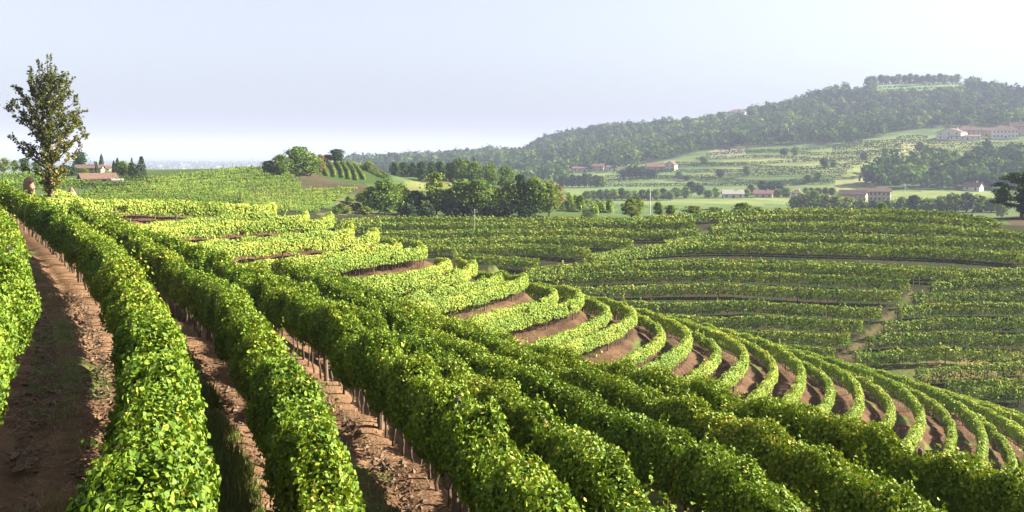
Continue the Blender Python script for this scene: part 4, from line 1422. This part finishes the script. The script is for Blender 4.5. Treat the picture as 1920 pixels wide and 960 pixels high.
def rock_pillar():
    d = 81.0
    x = (54 - 960) / F_PX * d
    z0 = float(gz(x, d)) - 0.1
    top = ZC + (HORIZON - 332) / F_PX * d - z0
    rg = np.random.RandomState(3)
    b = MB()
    n_, m_ = 14, 20
    V, Qs = [], []
    for i in range(n_):
        zf = i / (n_ - 1)
        w = 0.40 * (1.08 - 0.14 * zf) if zf < 0.86 else 0.40 * 0.96 * math.sqrt(max(0.0, 1 - ((zf - 0.86) / 0.145) ** 2))
        for j in range(m_):
            a = 2 * math.pi * j / m_
            c, s = math.cos(a), math.sin(a)
            cx = math.copysign(abs(c) ** 0.5, c)
            sx = math.copysign(abs(s) ** 0.5, s)
            k = 1 + rg.normal(0, 0.025)
            V.append((cx * w * k, sx * w * 0.8 * k, zf * top))
    for i in range(n_ - 1):
        for j in range(m_):
            Qs.append((i * m_ + j, i * m_ + (j + 1) % m_, (i + 1) * m_ + (j + 1) % m_, (i + 1) * m_ + j))
    b.add(V, Qs)
    o = b.build('stone_pillar', BRICK, smooth=True)
    o.location = (x, d, z0)
    tag(o, 'round-topped clay-coloured stone pillar left of the lone tree', 'pillar')
    d = 83.0
    x = (134 - 960) / F_PX * d
    z0 = float(gz(x, d)) - 0.15
    top = ZC + (HORIZON - 351) / F_PX * d - z0
    V, Qs = [], []
    for i in range(12):
        zf = i / 11
        w = np.interp(zf, [0, 0.45, 0.62, 0.74, 0.84, 0.93, 1.0], [0.50, 0.50, 0.47, 0.38, 0.26, 0.15, 0.05])
        for j in range(16):
            a = 2 * math.pi * j / 16
            k = 1 + rg.normal(0, 0.06)
            V.append((math.cos(a) * w * k + 0.12 * zf * (1 - zf), math.sin(a) * w * k, zf * top + rg.normal(0, 0.02)))
    for i in range(11):
        for j in range(16):
            Qs.append((i * 16 + j, i * 16 + (j + 1) % 16, (i + 1) * 16 + (j + 1) % 16, (i + 1) * 16 + j))
    o = MB().add(V, Qs).build('boulder', ROCKM)
    o.location = (x, d, z0)
    tag(o, 'reddish pointed boulder right of the lone tree, peeping over the vines', 'boulder')


rock_pillar()

# ------------------------------------------------------------------ buildings
def house(px, py, d0, d1, wpx, hpx, label, wall, roof, name='house', yaw=0.0, depth=0.8, roof_frac=0.35, cols=3, floors=2, chimney=True, hip=False, door=True, gable_front=False, group=None):
    """a gabled or hipped house: wall, roof (> chimney), window (> pane), door; its foot at (px, py)"""
    p = hit(px, py, d0, d1)
    k = p[1] / F_PX
    w, ht = wpx * k, hpx * k
    dp = w * depth if not gable_front else w * depth
    hw = ht * (1 - roof_frac)
    hr = ht * roof_frac
    facing = math.atan2(p[0], p[1])
    root = empty(name, p, -facing + yaw)
    tag(root, label, 'building' if name != 'house' else 'house', group)
    wl = MB()
    x0, x1, y0, y1 = -w / 2, w / 2, -dp / 2, dp / 2
    V = [(x0, y0, -2), (x1, y0, -2), (x1, y1, -2), (x0, y1, -2), (x0, y0, hw), (x1, y0, hw), (x1, y1, hw), (x0, y1, hw)]
    wl.add(V, [(0, 1, 5, 4), (1, 2, 6, 5), (2, 3, 7, 6), (3, 0, 4, 7)])
    ov = min(0.7, w * 0.06)
    rf = MB()
    th = min(0.35, 0.05 * ht + 0.1)
    if hip:
        rl = max(0.15 * w, w / 2 - dp / 2)
        a_ = [(x0 - ov, y0 - ov, hw - 0.1), (x1 + ov, y0 - ov, hw - 0.1), (x1 + ov, y1 + ov, hw - 0.1), (x0 - ov, y1 + ov, hw - 0.1), (-rl, 0, hw + hr), (rl, 0, hw + hr)]
        rf.add(a_, [(0, 1, 5, 4), (2, 3, 4, 5), (0, 3, 2, 1)], [(1, 2, 5), (3, 0, 4)])
    elif gable_front:
        wl.add([(x0, y0, hw), (x1, y0, hw), (0, y0, hw + hr)], None, [(0, 1, 2)])
        wl.add([(x0, y1, hw), (x1, y1, hw), (0, y1, hw + hr)], None, [(0, 2, 1)])
        for sgn in (-1, 1):
            e = (sgn * (w / 2 + ov), hw - ov * hr / (w / 2))
            a_ = [(e[0], y0 - ov, e[1] + 0.03), (e[0], y1 + ov, e[1] + 0.03), (0, y1 + ov, hw + hr + 0.03), (0, y0 - ov, hw + hr + 0.03)]
            a_ += [(q[0], q[1], q[2] + th) for q in a_]
            rf.add(a_, [(0, 1, 2, 3), (4, 7, 6, 5), (0, 4, 5, 1), (3, 2, 6, 7), (0, 3, 7, 4), (1, 5, 6, 2)])
    else:
        wl.add([(x0, y0, hw), (x0, y1, hw), (x0, 0, hw + hr)], None, [(0, 2, 1)])
        wl.add([(x1, y0, hw), (x1, y1, hw), (x1, 0, hw + hr)], None, [(0, 1, 2)])
        for sgn in (-1, 1):
            e = (sgn * (dp / 2 + ov), hw - ov * hr / (dp / 2))
            a_ = [(x0 - ov, e[0], e[1] + 0.03), (x1 + ov, e[0], e[1] + 0.03), (x1 + ov, 0, hw + hr + 0.03), (x0 - ov, 0, hw + hr + 0.03)]
            a_ += [(q[0], q[1], q[2] + th) for q in a_]
            rf.add(a_, [(0, 1, 2, 3), (4, 7, 6, 5), (0, 4, 5, 1), (3, 2, 6, 7), (0, 3, 7, 4), (1, 5, 6, 2)])
    wl.build('wall', wall, root)
    r_o = rf.build('roof', roof, root)
    if chimney:
        c = MB()
        cx = w * 0.22
        zc = hw + hr * 0.75
        cw = max(0.35, w * 0.025)
        c.box(cx - cw, cx + cw, -cw, cw, zc - 0.6, hw + hr + 1.0)
        c.box(cx - cw * 1.3, cx + cw * 1.3, -cw * 1.3, cw * 1.3, hw + hr + 1.0, hw + hr + 1.2)
        c.build('chimney', wall, r_o)

    def opening(nm, cx, y, z0, ww, hh, side=False, sx=0):
        fr = MB()
        t = 0.12
        e = 0.06

        def bx(a0, a1, b0, b1, o0, o1):
            if side:
                fr.box(min(sx * o0, sx * o1), max(sx * o0, sx * o1), a0, a1, b0, b1)
            else:
                fr.box(a0, a1, y - o1, y - o0, b0, b1)
        off = w / 2 if side else 0.0
        bx(cx - ww / 2 - t, cx - ww / 2, z0 - t, z0 + hh + t, off - 0.02, off + e)
        bx(cx + ww / 2, cx + ww / 2 + t, z0 - t, z0 + hh + t, off - 0.02, off + e)
        bx(cx - ww / 2, cx + ww / 2, z0 + hh, z0 + hh + t, off - 0.02, off + e)
        bx(cx - ww / 2, cx + ww / 2, z0 - t, z0, off - 0.02, off + e + 0.05)
        f_o = fr.build(nm, SHUTTER if nm == 'door' else W_STONE, root)
        pn = MB()
        if side:
            pn.box(min(sx * (off - 0.03), sx * (off + 0.02)), max(sx * (off - 0.03), sx * (off + 0.02)), cx - ww / 2 + 0.003, cx + ww / 2 - 0.003, z0 + 0.003, z0 + hh - 0.003)
        else:
            pn.box(cx - ww / 2 + 0.003, cx + ww / 2 - 0.003, y - 0.02, y + 0.03, z0 + 0.003, z0 + hh - 0.003)
        pn.build('pane' if nm == 'window' else 'door_leaf', GLASSM if nm == 'window' else SHUTTER, f_o)
    fh = hw / floors
    for fl in range(floors):
        for c_ in range(cols):
            cx = x0 + w * (c_ + 0.5) / cols
            if door and fl == 0 and c_ == cols // 2:
                opening('door', cx, y0, 0.05, min(1.4, w / cols * 0.4), min(2.3, fh * 0.72))
            else:
                opening('window', cx, y0, fl * fh + fh * 0.33, min(1.3, w / cols * 0.42), min(1.7, fh * 0.45))
    for fl in range(floors):
        for c_ in (-0.25, 0.25):
            for sx in (-1, 1):
                opening('window', dp * c_, 0, fl * fh + fh * 0.33, min(1.2, dp * 0.16), min(1.6, fh * 0.45), side=True, sx=sx)
    return root


house(168, 324, 280, 340, 46, 14, 'hillside villa with low terracotta roof behind the lone tree', W_CREAM, ROOF_D, yaw=-0.25, cols=4, floors=2, roof_frac=0.4, depth=0.6)
house(200, 322, 285, 340, 14, 11, 'small pink annex at the right end of the villa', W_PINK, ROOF, yaw=0.2, cols=1, floors=1, chimney=False, door=False)
house(183, 341, 255, 300, 60, 15, 'long low barn with reddish tiled roof below the villa', W_STONE, ROOF, name='barn', yaw=0.22, cols=4, floors=1, chimney=False, roof_frac=0.52, depth=0.45)
house(220, 343, 255, 300, 20, 7, 'low white shed at the right end of the red-roofed barn', W_WHITE, ROOF_G, name='shed', yaw=0.1, cols=2, floors=1, chimney=False, door=False, roof_frac=0.3)
house(1382, 220, 1500, 1900, 34, 15, 'pale house alone on the skyline of the distant hill', W_WHITE, ROOF_D, yaw=-0.2, cols=4, hip=True, depth=0.7)
house(1785, 261, 1100, 1300, 44, 20, 'large white house with a gable front at the left of the hillside hamlet', W_WHITE, ROOF, yaw=-0.3, cols=3, gable_front=True, depth=0.9)
house(1815, 259, 1100, 1350, 40, 23, 'tall wide house with two window rows in the middle of the hillside hamlet', W_CREAM, ROOF, yaw=0.15, cols=5, floors=3, hip=True, depth=0.6)
house(1808, 262, 1100, 1300, 54, 9, 'low white wing in front of the tall wide hamlet house', W_WHITE, ROOF, yaw=0.05, cols=6, floors=1, chimney=False)
house(1852, 254, 1150, 1400, 20, 14, 'small old house behind and between the big hamlet houses', W_STONE, ROOF_D, yaw=0.2, cols=2)
house(1884, 259, 1100, 1350, 44, 24, 'arcaded grey-white villa with many tall windows right of the hamlet centre', W_WHITE, ROOF, yaw=0.1, cols=7, floors=2, hip=True, depth=0.6)
house(1912, 253, 1150, 1400, 34, 24, 'stone house cut off by the right edge above the arcaded villa', W_PINK, ROOF_D, yaw=-0.1, cols=3)
house(1233, 319, 1000, 1250, 42, 13, 'long low farm with orange roofs on the distant slope', W_PINK, ROOF, name='farmhouse', yaw=0.1, cols=4, floors=1, roof_frac=0.5, depth=0.5)
house(1259, 319, 1000, 1250, 18, 16, 'cream gable house at the right end of the long farm', W_CREAM, ROOF, name='farmhouse', yaw=-0.35, cols=2, gable_front=True, depth=1.0)
house(1090, 322, 1050, 1350, 34, 10, 'pale long house with orange roof left in the far hamlet', W_CREAM, ROOF, yaw=0.1, cols=4, floors=1)
house(1122, 320, 1050, 1350, 22, 13, 'two-storey house with orange roof in the middle of the far hamlet', W_PINK, ROOF, yaw=-0.2, cols=2)
house(1146, 320, 1050, 1350, 18, 9, 'low house at the right of the far hamlet', W_WHITE, ROOF_D, yaw=0.2, cols=2, floors=1)
house(975, 328, 1050, 1350, 34, 11, 'long brown-roofed shed behind the wood at left', W_STONE, ROOF_D, name='barn', yaw=0.1, cols=4, floors=1)
house(1006, 326, 1050, 1350, 20, 9, 'small pale barn right of the long brown-roofed shed', W_CREAM, ROOF_D, name='barn', yaw=0.1, cols=2, floors=1, chimney=False)
house(1374, 372, 720, 900, 38, 15, 'white house with grey roof among trees on the valley floor', W_WHITE, ROOF_G, yaw=0.12, cols=3, floors=1, depth=0.6, roof_frac=0.42)
house(1432, 371, 720, 900, 34, 14, 'cream cottage with reddish roof, middle of the three valley houses', W_CREAM, ROOF, yaw=-0.1, cols=3, floors=1, roof_frac=0.42)
house(1494, 371, 720, 900, 19, 15, 'small white two-storey house with hipped red roof on the valley floor', W_WHITE, ROOF, yaw=-0.15, cols=2, floors=2, hip=True, depth=1.0, roof_frac=0.3)
house(1600, 378, 600, 800, 48, 21, 'lower left wing of the long stone barn', W_STONE, ROOF_D, name='barn', yaw=-0.22, cols=3, floors=1, chimney=False, roof_frac=0.34, depth=0.45)
house(1638, 377, 610, 810, 60, 24, 'long two-storey stone barn with a row of dark openings', W_STONE, ROOF_D, name='barn', yaw=-0.08, cols=8, floors=2, chimney=False, roof_frac=0.24, depth=0.35, door=False)
house(1825, 357, 750, 950, 30, 15, 'lonely cottage with red roof below the right-hand forest', W_WHITE, ROOF, yaw=-0.35, cols=2, floors=1, roof_frac=0.5, depth=0.7)

# town on the plain
rgt = np.random.RandomState(5)
tb = MB()
tb.box(-0.5, 0.5, -0.35, 0.35, -0.6, 0.7)
tb_w = tb.build('wall', noise_mat('bright_plaster', (0.75, 0.73, 0.70), (0.85, 0.84, 0.82), 0.8))
tr = MB()
tr.add([(-0.55, -0.4, 0.68), (0.55, -0.4, 0.68), (0.55, 0.4, 0.68), (-0.55, 0.4, 0.68), (-0.55, 0, 1.0), (0.55, 0, 1.0)], [(0, 1, 5, 4), (2, 3, 4, 5)], [(1, 2, 5), (3, 0, 4)])
tr_r = tr.build('roof', ROOF_D)
tw_m, tr_m = tb_w.data, tr_r.data
bpy.data.objects.remove(tb_w)
bpy.data.objects.remove(tr_r)
for k in range(64):
    px = rgt.uniform(290, 520) if k < 50 else rgt.uniform(520, 980)
    py = rgt.uniform(302, 319) if k < 50 else rgt.uniform(294, 301)
    d = 80 * F_PX / (py - HORIZON)
    x = (px - 960) / F_PX * d
    root = empty('town_building', (x, d, float(gz(x, d))), rgt.uniform(-0.5, 0.5))
    s = d / F_PX
    root.scale = (rgt.uniform(3, 9) * s, rgt.uniform(3, 6) * s, rgt.uniform(2, 5.5) * s)
    link('wall', tw_m, root)
    link('roof', tr_m, root)
    tag(root, 'tiny pale block of the hazy town on the plain near the horizon', 'building', 'hazy town buildings on the plain')

# ------------------------------------------------------------------ poles
def pole(px, py, top, d0, d1, label, mat=CONC, r=0.11, arm=True, name='utility_pole'):
    p = hit(px, py, d0, d1)
    h = (py - top) / F_PX * p[1]
    root = empty(name, p)
    tag(root, label, 'pole')
    MB().tube([(0, 0, -0.5), (0, 0, h * 0.5), (0, 0, h)], [r, r * 0.85, r * 0.65], 8).build('shaft', mat, root, smooth=True)
    if arm:
        ar = MB().box(-0.55, 0.55, -0.05, 0.05, h - 0.55, h - 0.45).build('crossarm', METAL, root)
        for sx in (-0.48, 0.48):
            MB().tube([(sx, 0, h - 0.45), (sx, 0, h - 0.36), (sx, 0, h - 0.28), (sx, 0, h - 0.22)], [0.04, 0.07, 0.07, 0.03], 8).build('insulator', W_WHITE, root)
        MB().tube([(0, 0, h), (0, 0, h + 0.12), (0, 0, h + 0.22)], [0.06, 0.12, 0.05], 8).build('cap', W_WHITE, root)
    return root


pole(890, 444, 394, 185, 235, 'slim pale pole with a white cap rising from the far vine rows', METAL, r=0.07)
pole(1219, 405, 355, 240, 280, 'concrete utility pole with crossarm right of the wide yellow-green bush')
pole(1697, 367, 344, 720, 900, 'distant thin pole right of the long stone barn', r=0.16)
pole(1846, 722, 680, 105, 140, 'thin weathered stake among the lowest vine rows at right', POST_M, r=0.06, arm=False, name='vineyard_stake')
pole(1723, 536, 519, 150, 175, 'pale post at the top of the grassy path', POST_M, r=0.07, arm=False, name='vineyard_stake')
pole(1712, 536, 522, 150, 175, 'grey end post left of the pale post at the top of the grassy path', POST_M, r=0.06, arm=False, name='vineyard_stake')

# ------------------------------------------------------------------ woods that read as one mass
def forest(name, label, polys, drange, spacing, rad, seed, cardn=34, holes=(), pxr=(600, 2000), mat=FOREST_LEAF):
    rg = np.random.RandomState(seed)
    d0, d1 = drange
    area = (pxr[1] - pxr[0]) / F_PX * (d1 ** 2 - d0 ** 2) / 2
    n = int(area / spacing ** 2)
    px = rg.uniform(pxr[0], pxr[1], n)
    d = np.sqrt(rg.uniform(d0 ** 2, d1 ** 2, n))
    x = (px - 960) / F_PX * d
    z = gz(x, d)
    py = HORIZON - (z - ZC) / d * F_PX
    ok = np.zeros(n, bool)
    for q in polys:
        ok |= in_poly(px, py, q)
    for q in holes:
        ok &= ~in_poly(px, py, q)
    x, d, z = x[ok], d[ok], z[ok]
    n = len(x)
    R = rad * np.clip(rg.lognormal(-0.04, 0.26, n), 0.5, 1.4)
    cm = NZ(x * 0.02, d * 0.02) * 0.2
    tn0 = np.clip(0.45 + cm + rg.normal(0, 0.24, n), 0, 1)
    dv = rg.normal(0, 1, (n, cardn, 3))
    dv /= np.linalg.norm(dv, axis=2)[..., None]
    dv[..., 2] = np.where(dv[..., 2] < -0.5, -dv[..., 2], dv[..., 2])
    asp = rg.uniform(0.8, 1.25, n)
    lob = 1 + 0.22 * rg.normal(0, 1, (n, cardn))
    P = np.stack([x, d, z + R * asp * 1.15], 1)[:, None, :] + dv * (R[:, None] * lob * rg.uniform(0.7, 1.0, (n, cardn)))[..., None] * np.stack([np.ones(n), np.ones(n), asp], 1)[:, None, :]
    N = dv + rg.normal(0, 0.22, dv.shape)
    T = rg.normal(0, 1, dv.shape)
    S_ = (R[:, None] * rg.uniform(0.35, 0.75, (n, cardn)))
    tn = np.clip(tn0[:, None] + rg.normal(0, 0.1, (n, cardn)), 0, 1)
    v, f = cards(P.reshape(-1, 3), N.reshape(-1, 3), T.reshape(-1, 3), S_.ravel(), LEAF4)
    o = link(name, mesh_np(name, v, [f], mat, tn.ravel()))
    tag(o, label, 'forest', kind='stuff')
    print(name, n, len(f))


HILL = [(960, 330), (975, 292), (1000, 279), (1060, 254), (1150, 247), (1250, 236), (1330, 228), (1365, 224), (1398, 214), (1480, 196), (1540, 180), (1590, 170), (1640, 156), (1720, 148), (1790, 151), (1850, 166), (1920, 176), (2100, 182),
        (2100, 245), (1925, 238), (1900, 238), (1750, 240), (1700, 245), (1600, 272), (1500, 270), (1420, 276), (1330, 280), (1260, 300), (1200, 306), (1150, 312), (1060, 312), (1040, 330)]
forest('hillside_forest', 'hazy blue-green forest covering the distant hill', [HILL], (1080, 2000), 9.0, 5.3, 31, holes=[[(1640, 154), (1812, 148), (1812, 176), (1640, 180)], [(1360, 210), (1402, 206), (1405, 228), (1362, 230)], [(1590, 166), (1625, 158), (1625, 176), (1590, 180)]], pxr=(940, 2050))
forest('lower_forest', 'dense green wood on the slope right below the hamlet', [[(1640, 352), (1600, 348), (1625, 324), (1680, 310), (1750, 306), (1820, 296), (1880, 290), (1930, 286), (2050, 284), (2050, 356), (1880, 356), (1700, 356)]], (820, 1120), 8.5, 5.0, 33, cardn=44, pxr=(1560, 2050))
forest('wooded_ridge', 'low hazy wooded ridge behind the knoll and the wood', [[(640, 330), (650, 304), (720, 300), (800, 296), (900, 292), (985, 290), (985, 328), (900, 330), (760, 330)]], (1150, 1900), 9.5, 5.6, 35, pxr=(620, 1000))
forest('valley_wood', 'hazy wood around the far hamlet at the foot of the hill', [[(930, 345), (950, 322), (1060, 318), (1060, 334), (1040, 350)], [(1060, 318), (1160, 308), (1210, 305), (1210, 314), (1160, 320), (1060, 324)]], (900, 1350), 11, 5.0, 37, pxr=(900, 1250))
forest('plain_woodland', 'faint dark woods scattered on the hazy plain', [[(-100, 340), (-100, 300), (640, 298), (640, 340)]], (2300, 7500), 60, 7, 39, cardn=22, pxr=(-150, 660))

# ------------------------------------------------------------------ grass and litter in the foreground
def blades(name, label, pts, seed, hgt, wdt, mat, tone):
    rg = np.random.RandomState(seed)
    n = len(pts)
    P = np.stack([pts[:, 0], pts[:, 1], gz(pts[:, 0], pts[:, 1]) + 0.0], 1)
    h = hgt * rg.uniform(0.4, 1.5, n)
    az = rg.uniform(0, 6.28, n)
    ln = rg.uniform(0.2, 0.9, n) * h
    w = wdt * rg.uniform(0.6, 1.4, n)
    sx, sy = np.cos(az + 1.57) * w, np.sin(az + 1.57) * w
    dx, dy = np.cos(az) * ln, np.sin(az) * ln
    z0 = np.zeros(n)
    V = np.stack([P + np.stack([-sx, -sy, z0 - 0.03], 1), P + np.stack([sx, sy, z0 - 0.03], 1), P + np.stack([sx * 0.7 + dx * 0.4, sy * 0.7 + dy * 0.4, h * 0.62], 1), P + np.stack([-sx * 0.7 + dx * 0.4, -sy * 0.7 + dy * 0.4, h * 0.62], 1), P + np.stack([dx, dy, h], 1)], 1).reshape(-1, 3)
    b = np.arange(n)[:, None] * 5
    tn = np.clip(tone + rg.normal(0, 0.18, n), 0, 1)
    o = link(name, mesh_np(name, V, [b + np.array([[0, 1, 2, 3]]), b + np.array([[3, 2, 4]])], mat, np.concatenate([tn, tn])))
    return tag(o, label, 'grass', kind='stuff')


def strip_points(line, lo, hi, n, seed, smax, clump=0.9):
    rg = np.random.RandomState(seed)
    L = arc(line)
    s = rg.uniform(0, min(smax, L[-1]), n)
    off = rg.uniform(lo, hi, n)
    t = tangents(line)
    x, y = np.interp(s, L, line[:, 0]), np.interp(s, L, line[:, 1])
    tx, ty = np.interp(s, L, t[:, 0]), np.interp(s, L, t[:, 1])
    x, y = x + ty * off, y - tx * off
    edge = 1 - np.abs((off - (lo + hi) / 2) / ((hi - lo) / 2)) ** 2
    keep = (NZ(x * 1.1, y * 1.1) + 0.7 * NZ2(x * 3.7, y * 3.7) + 1.2 * edge) > clump
    return np.stack([x[keep], y[keep]], 1)


g1 = strip_points(NEAR[2], 0.65, 1.75, 26000, 1, 26, 0.2)
blades('grass', 'green grass growing on the bank between the second and third foreground vine rows', g1, 2, 0.19, 0.007, GRASS_M, 0.62)
g2 = np.concatenate([strip_points(NEAR[2], -1.65, -0.85, 9000, 3, 34, 1.15), strip_points(NEAR[4], 0.5, 1.2, 5000, 4, 18, 0.9), strip_points(NEAR[4], -1.5, -0.9, 5000, 14, 24, 1.35)])
blades('dry_grass', 'dry grass tufts on the brown tracks between the foreground rows', g2, 5, 0.11, 0.005, GRASS_M, 0.85)
parts_ = []
rg = np.random.RandomState(8)
for ln_, lo, hi, cnt, sm in ((NEAR[2], -2.2, -0.15, 9000, 36), (NEAR[2], 0.2, 2.2, 4000, 28), (NEAR[4], -2.2, 0.4, 9000, 34), (NEAR[5], 0.2, 2.0, 2500, 20)):
    parts_.append(strip_points(ln_, lo, hi, cnt, 20 + cnt, sm, 0.1))
lp = np.concatenate(parts_)
n = len(lp)
C = np.stack([lp[:, 0], lp[:, 1], gz(lp[:, 0], lp[:, 1]) + rg.uniform(0.0, 0.05, n)], 1)
tplS = np.array([(-0.5, -0.028, 0), (0.5, -0.02, 0.05), (0.5, 0.02, 0.05), (-0.5, 0.028, 0)])
v, f = cards(C, np.tile([0, 0, 1.0], (n, 1)) + rg.normal(0, 0.35, (n, 3)), rg.normal(0, 1, (n, 3)), rg.uniform(0.05, 0.2, n), tplS)
tag(link('straw_litter', mesh_np('straw_litter', v, [f], STRAW_M, np.clip(rg.normal(0.45, 0.25, n), 0, 1))), 'straw and cut shoots littering the brown soil between the foreground rows', 'straw', kind='stuff')

parts_ = []
for ln_, lo, hi, cnt, sm in ((NEAR[2], -2.3, 0.1, 5200, 34), (NEAR[2], 0.1, 2.3, 2600, 28), (NEAR[4], -2.3, 0.4, 5200, 36), (NEAR[5], 0.2, 2.2, 1500, 24)):
    parts_.append(strip_points(ln_, lo, hi, cnt, 70 + cnt, sm, -0.1))
cp_ = np.concatenate(parts_)
rg = np.random.RandomState(18)
n = len(cp_)
sz = np.clip(rg.lognormal(-3.5, 0.5, n), 0.012, 0.09)
C = np.stack([cp_[:, 0], cp_[:, 1], gz(cp_[:, 0], cp_[:, 1]) + sz * 0.15], 1)
octa = np.array([(1, 0, 0), (0, 1, 0), (-1, 0, 0), (0, -1, 0), (0, 0, 0.8), (0, 0, -0.7)], float)
Vc = C[:, None, :] + octa[None] * sz[:, None, None] * rg.uniform(0.55, 1.3, (n, 6, 1)) + rg.normal(0, 0.15, (n, 6, 3)) * sz[:, None, None]
Fc = np.arange(n)[:, None, None] * 6 + np.array([(0, 1, 4), (1, 2, 4), (2, 3, 4), (3, 0, 4), (1, 0, 5), (2, 1, 5), (3, 2, 5), (0, 3, 5)])[None]
CLOD_M = noise_mat('soil_clod', (0.08, 0.048, 0.03), (0.20, 0.13, 0.085), 3.0)
tag(link('soil_clods', mesh_np('soil_clods', Vc.reshape(-1, 3), [Fc.reshape(-1, 3)], CLOD_M)), 'clods and small stones on the brown soil between the foreground rows', 'soil', kind='stuff')

# ------------------------------------------------------------------ haze
hz = MB().box(-70000, 70000, -70000, 70000, -60, ZC + 175)
hm = bpy.data.materials.new('haze_air')
hm.use_nodes = True
t = hm.node_tree
for n_ in list(t.nodes):
    t.nodes.remove(n_)
pv = t.nodes.new('ShaderNodeVolumePrincipled')
pv.inputs['Color'].default_value = (0.395, 0.43, 0.62, 1)
pv.inputs['Density'].default_value = 0.00018
pv.inputs['Anisotropy'].default_value = 0.0
om = t.nodes.new('ShaderNodeOutputMaterial')
t.links.new(pv.outputs[0], om.inputs['Volume'])
tag(hz.build('haze', hm), 'thin blue haze over the valley and plain', 'haze', kind='stuff')
print('polys', sum(len(o.data.polygons) for o in bpy.data.objects if o.type == 'MESH'), 'objects', len(bpy.data.objects))
